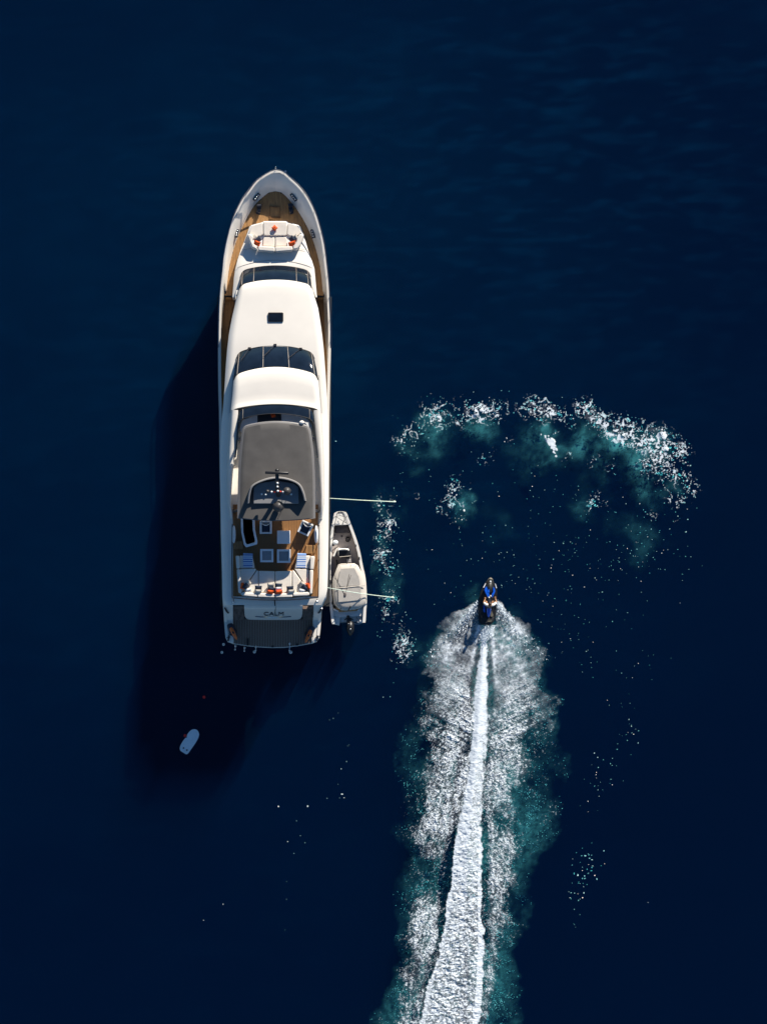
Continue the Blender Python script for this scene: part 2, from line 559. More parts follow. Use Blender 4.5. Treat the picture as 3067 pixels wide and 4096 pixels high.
# lower windscreen
def band(lo, up, t, v):
    n = len(lo) - 1
    f = min(max(t, 0), 1) * n
    i = min(int(f), n - 1)
    w = f - i
    a = lo[i].lerp(lo[i + 1], w)
    c = up[i].lerp(up[i + 1], w)
    return a.lerp(c, v)
def t_at(arc_, px_world):
    xs = [p.x for p in arc_]
    return float(np.interp(px_world, xs, np.linspace(0, 1, len(xs))))
def windscreen(name, lo, up, mull, parent, bulge=0.05, frame_r=0.035, lab=None, mr=0.024):
    fr = MB()
    fr.tube(lo, frame_r, 5)
    fr.tube(up, frame_r, 5)
    f = mk(name, fr, M['black'], parent)
    ts = [0.0] + [t_at([band(lo, up, k / 40, .5) for k in range(41)], W(m_, 0, lo[20].z).x) for m_ in mull] + [1.0]
    for a, c in zip(ts, ts[1:]):
        g = MB()
        rows = []
        for j in range(6):
            v = j / 5
            rows.append([band(lo, up, a + (c - a) * k / 12, v) + Vector((0, 0.4, 1)).normalized() * bulge * math.sin(math.pi * v) for k in range(13)])
        g.grid(rows)
        mk('pane', g, M['glass'], f, angle=60)
    for t in ts[1:-1]:
        mu = MB().tube([band(lo, up, t, v) + Vector((0, 0.4, 1)).normalized() * (bulge * math.sin(math.pi * v) + 0.02) for v in (0, .25, .5, .75, 1)], mr, 5)
        mk('mullion', mu, M['mullion'], f)
    return f
lo1 = arc(1063, 962, 1243, 22, 22, 4.14)
up1 = arc(1119, 958, 1246, 20, 14, 4.92)
windscreen('saloon_windscreen', lo1, up1, [970, 1016, 1185, 1231], yacht)
# saloon side windows behind the windscreen
for sgn, pts in ((-1, [(961, 1140), (945, 1190), (930, 1260), (918, 1320)]), (1, [(1243, 1140), (1262, 1190), (1273, 1250), (1282, 1320)])):
    g = MB()
    g.grid([[W(x - sgn * 1, y, 4.8) for x, y in pts], [W(x + sgn * 7, y, 3.4) for x, y in pts]])
    mk('side_window', g, M['glass'], yacht)

# upper deck: roof of the saloon and shoulders of the flybridge
RL = tab([(1153, 958), (1200, 945), (1277, 927), (1350, 914), (1420, 907), (1493, 902), (1560, 898), (1603, 896), (1650, 890), (1750, 882), (1850, 880),
          (2050, 883), (2130, 884), (2316, 889), (2375, 890), (2400, 893), (2420, 900)])
RR = tab([(1148, 1246), (1236, 1273), (1327, 1287), (1400, 1295), (1493, 1302), (1560, 1306), (1650, 1311), (1750, 1315), (1950, 1315), (2156, 1314),
          (2342, 1310), (2378, 1305), (2420, 1286)])
sag = tab([(1119, 34), (1160, 24), (1250, 8), (1330, 0), (3000, 0)])
zr = tab([(1119, 4.88), (1124, 4.99), (1133, 5.07), (1150, 5.12), (1300, 5.27), (1400, 5.34), (1600, 5.3), (1700, 5.25), (2400, 5.25), (2420, 5.15)])
hole = [q(5, u, v) for u, v in ((325, 60), (505, 60), (515, 260), (548, 450), (380, 505), (340, 300))]
def inside(pt, pg):
    x, y = pt
    r = False
    for (x0, y0), (x1, y1) in zip(pg, pg[1:] + pg[:1]):
        if (y0 > y) != (y1 > y) and x < (x1 - x0) * (y - y0) / (y1 - y0) + x0:
            r = not r
    return r
ycs = [1119, 1124, 1133, 1150, 1180, 1220, 1260, 1300, 1340, 1400, 1450, 1500, 1560, 1620, 1700, 1800, 1900, 2000] + list(range(2050, 2200, 8)) + [2220, 2260, 2316, 2350, 2378, 2400, 2412, 2420]
rows = []
for yc in ycs:
    s = sag(yc)
    rows.append(arc(yc, RL(yc + s), RR(yc + s), s * .6, s * .4, zr(yc), 0.10 if yc < 1600 else 0.0, 0.22, n=61))
ud = shell(rows, lambda i: 4.75 if ycs[i] > 1500 else 4.6, front=False)
hw = [W(x, y, 5.25) for x, y in hole]
hp = [(p.x, p.y) for p in hw]
keep = []
for f in ud.f:
    c = sum((ud.v[i] for i in f), Vector()) / len(f)
    if not (inside((c.x, c.y), hp) and c.z > 5):
        keep.append(f)
ud.f = keep
upper = mk('upper_deck', ud, M['gelcoat'], yacht)
# ceiling under the overhang, house walls below it
ub = MB()
ub.grid([[W(RL(y) + 4, y, 4.76), W(RR(y) - 4, y, 4.76)] for y in (1300, 1500, 1800, 2062)])
ub.grid([[W(RL(y) + 4, y, 4.76), W(RR(y) - 4, y, 4.76)] for y in (2196, 2300, 2418)])
mk('overhang_ceiling', ub, M['gelcoat'], yacht)
hs = MB().prism([W(945, 1160, 4.7), W(1255, 1160, 4.7), W(1262, 1260, 4.7), W(1262, 2250, 4.7), W(940, 2250, 4.7), W(936, 1260, 4.7)], 2.3)
mk('saloon_house', hs, M['gelcoat'], yacht)
# skylight
sk = MB().prism(poly(2, ((755, 620), (918, 620), (927, 629), (927, 722), (918, 731), (755, 731), (746, 722), (746, 629)), 5.43), 5.3)
hatch = mk('roof_hatch', sk, M['black'], yacht, bevel=0.01)
sg = MB().prism(poly(2, ((762, 635), (912, 635), (912, 718), (762, 718)), 5.45), 5.4)
mk('pane', sg, M['glass'], hatch)
for u in (775, 835, 893):
    hg = MB().prism(poly(2, ((u - 9, 621), (u + 9, 621), (u + 9, 633), (u - 9, 633)), 5.47), 5.4)
    mk('hinge', hg, M['steeldark'], hatch)

# pilothouse windscreen, wipers, roof
lo2 = arc(1383, 945, 1258, 30, 22, 5.40)
up2 = arc(1468, 935, 1273, 32, 19, 6.30)
ws2 = windscreen('pilothouse_windscreen', lo2, up2, [954, 1053, 1153, 1251], yacht, bulge=0.08)
for (u0, v0), (u1, v1) in (((528, 1043), (428, 1180)), ((830, 1003), (705, 1125)), ((1132, 1048), (1000, 1148))):
    wp = MB()
    a, c = Q(2, u0, v0, 5.52), Q(2, u1, v1, 5.98)
    wp.tube([a, c], 0.022, 5)
    d = (c - a).normalized()
    wp.tube([a.lerp(c, .55) + Vector((0.05, 0, 0.02)), c + d * .25 + Vector((0.05, 0, .12))], 0.014, 4)
    wp.box(a - Vector((0, 0, .08)), (0.2, 0.13, 0.16))
    mk('wiper', wp, M['steeldark'], yacht)
HL = tab([(1519, 935), (1563, 932), (1630, 925), (1698, 921), (1766, 916), (1810, 913), (1900, 912), (2017, 915), (2075, 924)])
HR = tab([(1519, 1273), (1630, 1282), (1698, 1287), (1800, 1293), (1900, 1296), (2010, 1296), (2075, 1288)])
rows = []
for yc, z, s1, s2 in ((1468, 6.28, 32, 19), (1472, 6.4, 32, 19), (1480, 6.5, 31, 19), (1496, 6.57, 29, 18), (1530, 6.62, 27, 17), (1570, 6.60, 25, 16), (1594, 6.61, 23, 15), (1603, 6.63, 22, 15), (1611, 6.68, 22, 15), (1616, 6.69, 22, 15)):
    e = yc + s1 + s2
    rows.append(arc(yc, HL(e), HR(e), s1, s2, z, 0.05, 0.22, n=51))
mk('pilothouse_roof', shell(rows, 5.9, front=False), M['gelcoat'], yacht)
for sgn, T, pts in ((-1, HL, (1500, 1530, 1570, 1610, 1650)), (1, HR, (1500, 1530, 1570, 1610, 1650))):
    g = MB()
    g.grid([[W(T(y) + 0, y, 6.15) for y in pts], [W(T(y) + sgn * 5, y + 2, 5.2) for y in pts]])
    mk('side_window', g, M['glass'], yacht)
CL = tab([(1651, 953), (1700, 950), (1760, 946), (1820, 940), (1850, 936), (1920, 930), (2017, 924), (2075, 931)])
CR = tab([(1651, 1255), (1698, 1260), (1766, 1266), (1820, 1273), (1865, 1275), (1983, 1283), (2050, 1282), (2075, 1279)])
zco = tab([(1640, 6.68), (1700, 6.62), (1800, 6.45), (1900, 6.25), (2040, 5.95), (2075, 5.6)])
for T, C in ((HL, CL), (HR, CR)):
    rows = []
    for y in [1640, 1651, 1670, 1700, 1740, 1780, 1820, 1850, 1890, 1930, 1980, 2017, 2045, 2062, 2075]:
        z = zco(y)
        a, c = T(y), C(y)
        sg_ = 1 if c > a else -1
        r = [W(a - sg_ * 3, y, 5.2), W(a, y, z - .22), W(a + (c - a) * .15, y, z - .06), W(a + (c - a) * .4, y, z), W(a + (c - a) * .75, y, z), W(c, y, z - .05), W(c, y, 5.2)]
        rows.append(r)
    cm = MB().grid(rows)
    cm.f.append(tuple(range(len(rows) * 7 - 7, len(rows) * 7)))
    mk('coaming', cm, M['gelcoat'], yacht, angle=60)
lo3 = arc(1618, 956, 1254, 22, 14, 6.68)
up3 = arc(1654, 955, 1255, 24, 17, 6.95)
windscreen('fly_windscreen', lo3, up3, [972, 1238], yacht, bulge=0.02, frame_r=0.02, mr=.015)
for T, sgn in ((CL, 1), (CR, -1)):
    g = MB()
    pts = (1688, 1720, 1760, 1800, 1830)
    g.grid([[W(T(y), y, 6.4) for y in pts], [W(T(y) + sgn * 4, y, 6.93 - (y - 1688) * .003) for y in pts], [W(T(y) + sgn * 6, y, 6.92 - (y - 1688) * .003) for y in pts], [W(T(y) + sgn * 3, y, 6.39) for y in pts]])
    mk('side_screen', g, M['glass'], yacht)
# helm console
hc = MB().prism(poly(3, ((410, 1030), (440, 945), (520, 915), (615, 885), (850, 860), (1080, 880), (1215, 935), (1270, 1010), (1270, 1080), (410, 1080)), 6.25), 5.25)
con = mk('helm_console', hc, M['lacquer'], yacht, bevel=0.05)
hd = MB().prism(poly(3, ((622, 878), (760, 866), (903, 878), (903, 1010), (622, 1010)), 6.30), 6.2)
mk('dashboard', hd, M['black'], con, bevel=0.02)
hd = MB().prism(poly(3, ((960, 945), (1100, 945), (1100, 985), (960, 985)), 6.28), 6.2)
mk('cover_panel', hd, M['white'], con, bevel=0.02)
sb = MB().prism([Q(3, 355, 1385, 5.95), Q(3, 366, 1095, 5.95), Q(3, 402, 1095, 5.95), Q(4, 375, 160, 5.95), Q(4, 345, 185, 5.95)], 5.25)
mk('side_locker', sb, M['gelcoat'], yacht, bevel=0.04)
# hardtop
TL = tab([(1718, 968), (1740, 966), (1800, 959), (1881, 953), (2084, 949)])
TR = tab([(1718, 1243), (1760, 1250), (1817, 1257), (1915, 1261), (2084, 1262)])
ZH = 7.85
def hrows(ins, z, y0):
    rws = []
    for yc in (y0, y0 + 5, 1720, 1780, 1850, 1920, 2000, 2060, 2084 - ins * .6):
        k = max(0, 1 - (yc - 1684) / 300)
        s1, s2 = (20 * k, 14 * k) if yc < 2070 else (-11, 0)
        e = max(1718, yc + s1 + s2)
        rws.append(arc(yc, TL(e) + ins, TR(e) - ins, s1, s2, z - (0.06 if yc == y0 else 0), 0.10, 0.10))
    return rws
ht = mk('hardtop', shell(hrows(0, ZH, 1684), ZH - .26), M['rim'], yacht)
hu = MB().grid([[r[0] - Vector((0, 0, .2)), r[-1] - Vector((0, 0, .2))] for r in hrows(1, ZH, 1686)])
mk('ceiling', hu, M['gelcoat'], ht)
mk('canopy_membrane', shell(hrows(5, ZH + 0.035, 1690), ZH - .1), M['canopy'], ht)
for x, y in ((962, 1760), (1250, 1760), (938, 2045), (1272, 2045)):
    xx = 958 if x < 1100 else 1252
    mk('hardtop_pillar', MB().tube([W(x, y, 5.3), W((x + xx) / 2, y - 3, 6.7), W(xx, y - 6, ZH - .1)], 0.11, 8, 0.08), M['steeldark'], yacht)
mk('searchlight', MB().ball(Q(3, 1145, 975, ZH + .05), (.17, .13, .12)).tube([Q(3, 1145, 985, ZH), Q(3, 1145, 960, ZH + .06)], .08, 10), M['gelcoat'], yacht)
# radar arch on the hardtop
path = smooth_path([Q(4, u, v, 0) for u, v in ((512, 690), (525, 580), (565, 480), (700, 412), (850, 385), (1000, 408), (1112, 465), (1162, 560), (1186, 660))], 41)
rows = []
c0 = Q(4, 850, 600, 0)
for i, p in enumerate(path):
    t = abs(i - 20) / 20
    h = 0.95 - 0.35 * t ** 2
    k = (H - ZH - h) / H
    k0 = (H - ZH) / H
    top = Vector((p.x * k, p.y * k, ZH + h))
    n = (Vector((p.x, p.y, 0)) - c0)
    n.z = 0
    n.normalize()
    rows.append([Vector((top.x, top.y, ZH)) + n * .10, top + n * .03 - Vector((0, 0, .05)), top + n * .01, top - n * .05, top - n * .07 - Vector((0, 0, .05)), Vector((top.x, top.y, ZH)) - n * .07])
am = MB().grid(rows)
for rr in (0, len(rows) - 1):
    am.f.append(tuple(range(rr * 6, rr * 6 + 6)))
arch = mk('radar_arch', am, M['greyrim'], yacht, angle=50)
mk('equipment_plinth', MB().prism(poly(4, ((575, 500), (640, 450), (850, 420), (1050, 455), (1108, 500), (1108, 694), (575, 694)), 8.15), ZH), M['plinth'], yacht, bevel=0.03)
mast = MB().tube([Q(4, 868, 590, 8.1), Q(4, 858, 520, 9.0), Q(4, 853, 430, 9.55)], 0.17, 10, 0.12)
mast.tube([Q(4, 745, 548, 9.25), Q(4, 1000, 552, 9.25)], 0.05, 6)
mast.tube([Q(4, 850, 500, 9.4), Q(4, 853, 335, 9.55)], 0.10, 6)
mast.box(Q(4, 853, 385, 9.5), (.24, .5, .2))
mo = mk('mast', mast, M['dome'], yacht, bevel=0.02)
mk('radar_bar', MB().box(Q(4, 851, 330, 9.75), (1.52, .18, .16), R(-2)).ball(Q(4, 853, 303, 9.5), (.14, .14, .12)), M['black'], mo, bevel=0.05)
mk('satellite_dome', MB().ball(Q(4, 868, 728, 8.85), (.37, .37, .42), 24, 14).tube([Q(4, 868, 728, 8.2), Q(4, 868, 728, 8.6)], .2, 12), M['dome'], mo)
mk('satellite_dome', MB().ball(Q(4, 970, 545, 9.3), (.26, .26, .29), 20, 12), M['dome'], mo)
mk('satellite_dome', MB().ball(Q(4, 742, 548, 9.3), (.12, .12, .14), 12, 8), M['dome'], mo)
for u, v, z in ((790, 556, 9.38), (858, 495, 9.5), (858, 452, 9.7), (862, 545, 9.55), (672, 580, 8.25), (718, 586, 8.25), (1020, 582, 8.25), (925, 556, 9.38)):
    mk('white_lamp', MB().ball(Q(4, u, v, z), .075, 10, 6), M['buoy'], mo)
for u, v, z in ((820, 556, 9.38), (893, 552, 9.38)):
    mk('red_lamp', MB().ball(Q(4, u, v, z), .07, 10, 6), M['redlamp'], mo)
for u0, v0 in ((985, 600), (930, 620)):
    mk('whip_aerial', MB().tube([Q(4, u0, v0, 8.1), Q(4, u0 + 4, v0 - 12, 10.2)], 0.02, 5, 0.008), M['black'], yacht)

# flybridge aft deck
fd = MB()
pw = 0.18
xs0, xs1 = Q(5, 196, 0, 5.3).x, Q(5, 1478, 0, 5.3).x
ytop, ymid, ybot = Q(5, 0, -120, 5.3).y, Q(5, 0, 470, 5.3).y, Q(5, 0, 1265, 5.3).y
hy = [(W(x, y, 5.3).x, W(x, y, 5.3).y) for x, y in hole]
unit = bpy.data.meshes.new('plank')
ub_ = MB().box((0, 0, 0), (1, 1, 1))
unit.from_pydata([tuple(v) for v in ub_.v], [], ub_.f)
unit.materials.append(M['teakdark'])
unit2 = unit.copy()
unit2.materials[0] = M['teakwet']
def plank(me, x, y0, y1, z, w, t, par):
    o = bpy.data.objects.new('plank', me)
    o.location = (x, (y0 + y1) / 2, z - t / 2)
    o.scale = (w, abs(y1 - y0), t)
    o.parent = par
    COL.objects.link(o)
base = MB()
spans = []
n = int((xs1 - xs0) / pw)
for k in range(n):
    x = xs0 + (k + .5) * (xs1 - xs0) / n
    ins = [y for y in np.linspace(ybot, ytop, 160) if inside((x, y), hy)]
    iv = [(ytop, ymid), (ymid, ybot)]
    if ins:
        iv = [(min(ins), ymid)] if min(ins) - ymid > .05 else []
        iv += [(min(ymid, min(ins)), ybot)]
        if ins[-1] < ytop - .15 and max(ins) < ytop - .1:
            iv.append((ytop, max(ins)))
    for a, c in iv:
        spans.append((x, c, a))
        base.add([(x - pw / 2, c, 5.27), (x + pw / 2, c, 5.27), (x + pw / 2, a, 5.27), (x - pw / 2, a, 5.27)], [(0, 1, 2, 3)])
fly = mk('fly_deck', base, M['caulk'], yacht)
for x, c, a in spans:
    plank(unit, x, c + .006, a - .006, 5.30, pw - .012, .02, fly)
# stairwell with a white coaming
well = MB()
out_p = [q(5, u, v) for u, v in ((312, 45), (522, 45), (530, 260), (566, 432), (560, 480), (395, 525), (362, 485), (322, 300))]
in_p = [q(5, u, v) for u, v in ((345, 68), (488, 68), (495, 265), (528, 420), (524, 450), (412, 482), (388, 462), (352, 295))]
zt = 5.85
rw = [[W(x, y, 5.25) for x, y in out_p], [W(x, y, zt) for x, y in out_p], [W(x, y, zt) for x, y in in_p], [Vector((W(x, y, zt).x, W(x, y, zt).y, 3.0)) for x, y in in_p]]
well.grid(rw, True)
sw = mk('stairwell', well, M['lacquer'], yacht, angle=30, bevel=0.03)
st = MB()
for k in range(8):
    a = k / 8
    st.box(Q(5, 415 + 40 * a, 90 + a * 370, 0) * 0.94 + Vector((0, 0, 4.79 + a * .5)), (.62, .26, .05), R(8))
st.prism([Vector((W(x, y, zt).x, W(x, y, zt).y, 4.77)) for x, y in in_p], 4.72)  # near-black plate closes the well, painted in place of deep shade
mk('tread', st, M['wellshade'], sw)
mk('stairwell_lining', MB().grid([[Vector((W(x, y, zt).x * 1.0, W(x, y, zt).y, z)) + (Vector((0.0, 0, 0)) if True else 0) for x, y in [((a_ - 1098 + 0) * 0.999 + 1098, b_) for a_, b_ in [(x_ + (450 / 3.764 + 880 - x_) * .04, y_ + (270 / 3.764 + 2050 - y_) * .04) for x_, y_ in in_p]]] for z in (5.8, 4.6)], True), M['wellshade'], sw)
# wooden box by the rail
tb = MB().prism(poly(5, ((215, 432), (343, 432), (343, 548), (215, 548)), 5.62), 5.3)
bx = thing('side_box', 'low brown teak box beside the stairwell on the flybridge deck', 'box', Q(5, 279, 490, 5.3))
mk('body', tb, M['teakdark'], bx, bevel=0.02)
mk('lid', MB().prism(poly(5, ((211, 428), (347, 428), (347, 552), (211, 552)), 5.68), 5.62), M['teakdark'], bx, bevel=0.015)
# U shaped sofa
so = MB().prism(poly(5, ((228, 640), (500, 640), (540, 842), (570, 868), (830, 882), (1090, 868), (1115, 842), (1160, 640), (1440, 640), (1400, 1215), (1350, 1255), (1100, 1287), (830, 1294), (560, 1287), (310, 1250), (265, 1210)), 5.64), 5.3)
sofa = mk('aft_sofa', so, M['teakdark'], yacht, bevel=0.03)
seats = [((302, 650), (488, 650), (524, 835), (302, 838)), ((302, 848), (532, 845), (546, 866), (430, 1040), (350, 1190), (322, 1190)),
         ((556, 872), (575, 876), (575, 1210), (362, 1205), (437, 1050)), ((583, 880), (826, 886), (826, 1215), (583, 1210)), ((834, 886), (1082, 880), (1082, 1210), (834, 1215)),
         ((1090, 876), (1112, 872), (1240, 1050), (1310, 1200), (1090, 1205)), ((1124, 848), (1340, 860), (1340, 1200), (1322, 1200), (1248, 1045)), ((1168, 650), (1356, 650), (1342, 848), (1125, 838))]
for s_ in seats:
    mk('seat_cushion', MB().prism(poly(5, s_, 5.84), 5.64), M['cream'], sofa, bevel=0.06, seg=3)
backs = [((236, 655), (296, 655), (300, 845), (250, 847)), ((252, 856), (300, 856), (330, 1195), (312, 1225), (278, 1205)),
         ((305, 1228), (345, 1196), (560, 1216), (560, 1276), (340, 1256)), ((566, 1216), (827, 1222), (827, 1284), (566, 1278)), ((833, 1222), (1092, 1216), (1092, 1278), (833, 1284)),
         ((1098, 1210), (1335, 1196), (1350, 1240), (1320, 1256), (1098, 1264)), ((1362, 660), (1430, 660), (1410, 860), (1352, 858)), ((1352, 868), (1406, 868), (1390, 1222), (1348, 1235))]
for s_ in backs:
    mk('back_cushion', MB().prism(poly(5, s_, 6.14), 5.64), M['cream'], sofa, bevel=0.07, seg=3)
# rails of the flybridge
rl = MB()
zrail = 6.15
pthA = smooth_path([Q(5, 185, 1285, zrail), Q(5, 500, 1308, zrail), Q(5, 830, 1318, zrail), Q(5, 1150, 1308, zrail), Q(5, 1478, 1280, zrail)], 24)
rl.tube(pthA, 0.035, 6)
rl.tube([Q(5, 186, 180, zrail), Q(5, 180, 700, zrail), Q(5, 185, 1285, zrail)], 0.03, 6)
rl.tube([Q(5, 1492, 190, zrail), Q(5, 1492, 700, zrail), Q(5, 1478, 1280, zrail)], 0.03, 6)
rl.tube([p - Vector((0, 0, .35)) for p in pthA], 0.018, 5)
for p in pthA[::4] + [Q(5, 186, 180, zrail), Q(5, 182, 500, zrail), Q(5, 182, 900, zrail), Q(5, 1492, 190, zrail), Q(5, 1492, 470, zrail), Q(5, 1490, 720, zrail), Q(5, 1486, 1000, zrail)]:
    rl.tube([p, Vector((p.x, p.y, 5.2))], 0.02, 5)
mk('flybridge_rail', rl, M['steeldark'], yacht)
for u0, v0 in ((205, 1345), (1462, 1345)):
    mk('deck_lamp', MB().tube([Q(5, u0, v0 - 40, 5.3), Q(5, u0, v0, 5.5)], .05, 8).ball(Q(5, u0, v0, 5.5), .1), M['steel'], yacht)
for u0, v0, r_ in ((212, 330, .13), (1448, 330, .15)):
    mk('fender_basket', MB().ball(Q(5, u0, v0, 5.6), (r_, .62, .35), 14, 10), M['lacquer'], yacht)

# stern: wings, platform, transom, stairs
for tL in ((180, 305, 0), (1370, 1482, 1)):
    rows = []
    for v, z in ((60, 3.3), (110, 3.25), (220, 2.6), (300, 1.9), (400, 1.0), (500, .98), (640, .97), (690, .95), (712, .80)):
        if tL[2] == 0:
            a = {60: 165, 110: 168, 220: 180, 300: 185, 400: 192, 500: 196, 640: 212, 690: 236, 712: 300}[v]
            c = {60: 300, 110: 302}.get(v, 306 if v < 600 else 314)
        else:
            a = {60: 1375, 110: 1375}.get(v, 1372 if v < 350 else 1362 if v < 600 else 1346)
            c = {60: 1545, 110: 1540, 220: 1482, 300: 1478, 400: 1472, 500: 1462, 640: 1446, 690: 1412, 712: 1350}[v]
        rows.append([Q(6, a + (c - a) * k / 6, v, z - (0.05 if k in (0, 6) else 0)) for k in range(7)])
    mk('stern_wing', shell(rows, 0.2), M['gelcoat'], yacht, angle=40)
sedge = tab([(300, 712), (330, 716), (500, 742), (650, 757), (830, 765), (1000, 762), (1200, 735), (1350, 706)])
bd = MB().prism([Q(6, u, sedge(u) + 3, .70) for u in range(300, 1361, 53)] + [Q(6, 1372, 380, .70), Q(6, 306, 380, .70)], 0.25)
plat = mk('swim_platform', bd, M['gelcoat'], yacht, bevel=0.02)
x0, x1 = Q(6, 308, 0, .75).x, Q(6, 1362, 0, .75).x
n = int((x1 - x0) / .18)
for k in range(n):
    x = x0 + (k + .5) * (x1 - x0) / n
    u = 310 + (k + .5) * 1050 / n
    plank(unit2, x, Q(6, 0, sedge(u) - 8, .75).y, Q(6, 0, 385, .75).y, .75, (x1 - x0) / n - .008, .045, plat)
tr = []
for v, z, ul, ur, sg_ in ((172, 2.70, 452, 1230, 0), (186, 2.74, 452, 1230, 0), (236, 2.66, 455, 1227, 6), (262, 2.48, 456, 1226, 6), (320, 1.75, 458, 1224, 10), (360, 1.25, 466, 1216, 10), (380, 1.0, 480, 1202, 10), (392, .86, 500, 1182, 10), (398, .74, 520, 1160, 8)):
    (pl_, py_), (pr_, _) = q(6, ul, v), q(6, ur, v)
    tr.append(arc(py_, pl_, pr_, -sg_ * .5 / 3.3, 0, z, 0, 0.04))
transom = mk('transom', shell(tr, .5), M['gelcoat'], yacht)
mk('grab_bar', MB().grid([[Q(6, 600 + 475 * k / 20, 352 + 4 * math.sin(math.pi * k / 20), 1.42 + (0 if e else .03)) + Vector((0, -(.11 if e else .0) * math.sin(math.pi * k / 20), -.05 * e)) for k in range(21)] for e in (0, 1)]).tube([Q(6, 600 + 475 * k / 20, 352 + 16 * math.sin(math.pi * k / 20), 1.40) for k in range(21)], .03, 6), M['steel'], transom)
for ul, ur in ((312, 452), (1230, 1372)):
    for k in range(5):
        v0 = 215 + k * 36
        z = 2.45 - k * .36
        mk('stair_tread', MB().prism(poly(6, ((ul, v0), (ur, v0), (ur, v0 + 38), (ul, v0 + 38)), z), z - .5), M['teakwet'], yacht, bevel=0.01)
# lettering
cu = bpy.data.curves.new('lettering', 'FONT')
cu.body = 'CALM'
cu.align_x, cu.align_y = 'CENTER', 'CENTER'
cu.offset = 0.0
cu.extrude = 0.01
to = bpy.data.objects.new('tmp', cu)
COL.objects.link(to)
bpy.context.view_layer.update()
me = bpy.data.meshes.new_from_object(to.evaluated_get(bpy.context.evaluated_depsgraph_get()))
bpy.data.objects.remove(to)
A, B_ = Q(6, 845, 262, 2.49), Q(6, 845, 320, 1.77)
dn = (B_ - A).normalized()
nrm = Vector((1, 0, 0)).cross(-dn).normalized()
xs_ = [v.co.x for v in me.vertices]
ys_ = [v.co.y for v in me.vertices]
wid, hei = max(xs_) - min(xs_), max(ys_) - min(ys_)
tw = (Q(6, 976, 310, 1.9) - Q(6, 714, 310, 1.9)).length
th = (B_ - A).length * 46 / 58
cen = A.lerp(B_, (311 - 262) / 58) + nrm * .03
for v in me.vertices:
    c = v.co.copy()
    x, y = (c.x - (max(xs_) + min(xs_)) / 2) / wid * tw, (c.y - (max(ys_) + min(ys_)) / 2) / hei * th
    v.co = cen + Vector((1, 0, 0)) * x - dn * y + nrm * c.z
me.materials.append(M['ink'])
lt = bpy.data.objects.new('lettering', me)
lt.parent = transom
COL.objects.link(lt)
# ensign on a short staff
stf = mk('flag_staff', MB().tube([Q(6, 858, 130, 5.25), Q(6, 862, 205, 5.75)], .04, 6), M['black'], yacht)
fl = MB()
rows = []
for j in range(9):
    t = j / 8
    rows.append([Q(6, 866 + 12 * (k / 5 - .5) * (.6 + t) + 5 * math.sin(t * 5), 200 + t * 95, 5.65 - t * .8 + .06 * math.sin(k * 2.2 + t * 3)) for k in range(6)])
fl.grid(rows)
mk('flag', fl, M['beige'], stf)
for u0, u1, v0, v1 in ((200, 245, 240, 305), (1435, 1480, 240, 305)):
    mk('mooring_cleat', MB().tube(smooth_path([Q(6, u0 if u0 < 800 else u1, v0, 2.6), Q(6, (u0 + u1) / 2, (v0 + v1) / 2 + 10, 2.2), Q(6, u1 if u0 < 800 else u0, v1, 1.98)], 8), .06, 6), M['steeldark'], yacht)
for u0, v0 in ((248, 640), (1420, 640)):
    mk('mooring_cleat', MB().box(Q(6, u0, v0, 1.05), (.12, .42, .1), R(-12)).tube(smooth_path([Q(6, u0 - 26, v0 - 5, 1.0), Q(6, u0, v0 - 20, 1.12), Q(6, u0 + 20, v0 - 5, 1.0)], 8), .025, 5), M['steeldark'], yacht)
for u0, va, vb in ((338, 722, 788), (460, 745, 808), (610, 730, 800), (1056, 690, 800)):
    mk('stern_post', MB().tube([Q(6, u0, va, .75), Q(6, u0 - 3, vb, .95)], .035, 8).ball(Q(6, u0 - 3, vb, .95), .07).ball(Q(6, u0, va + 20, .85), .09), M['steel'], yacht)
mk('platform_fitting', MB().box(Q(6, 502, 690, .82), (.12, .5, .14)).box(Q(6, 830, 748, .8), (.16, .12, .1)).box(Q(6, 1155, 722, .8), (.14, .14, .1)), M['rubber'], yacht)

# bow: rail, fairleads, windlasses, hatch
rail = MB()
rpts = []
rz = 0.42
for side in (oL, oR):
    pts = [p for p in side if p.y < 1400]
    path = [W(p.x + (1.5 if side is oL else -1.5) * min(1, (p.y - 677) / 80), p.y + 2, zc(p.y) + rz) for p in pts]
    rail.tube(path, 0.042, 6)
    for i in list(range(3, len(pts), 4)):
        p = pts[i]
        b0 = W(p.x + (5 if side is oL else -5), p.y, zc(p.y))
        rail.tube([b0, path[i]], 0.02, 5)
mk('bow_rail', rail, M['steel'], yacht)
mk('jack_staff', MB().tube([W(1102, 681, 4.5), W(1103, 668, 5.3)], .03, 6, .02).ball(W(1103, 668, 5.3), .05), M['steel'], yacht)
mk('anchor_roller', MB().box(W(1140, 688, 4.62), (.2, .14, .14), R(35)), M['steel'], yacht)
for u0, v0, a in ((612, 440, -38), (1047, 442, 36), (378, 866, -14), (1275, 872, 14)):
    px, py = q(1, u0, v0)
    tt = 0.5
    z = zc(py) - .55
    fm = MB().box(W(px, py, z + .06), (.22, .62, .1), R(a))
    f_ = mk('fairlead', fm, M['steeldark'], yacht, bevel=0.03)
    rm = MB()
    for k in (-1, 0, 1):
        rm.ball(W(px, py, z + .13) + Matrix.Rotation(R(a), 3, 'Z') @ Vector((0, k * .17, 0)), .07, 10, 6)
    mk('roller', rm, M['steel'], f_)
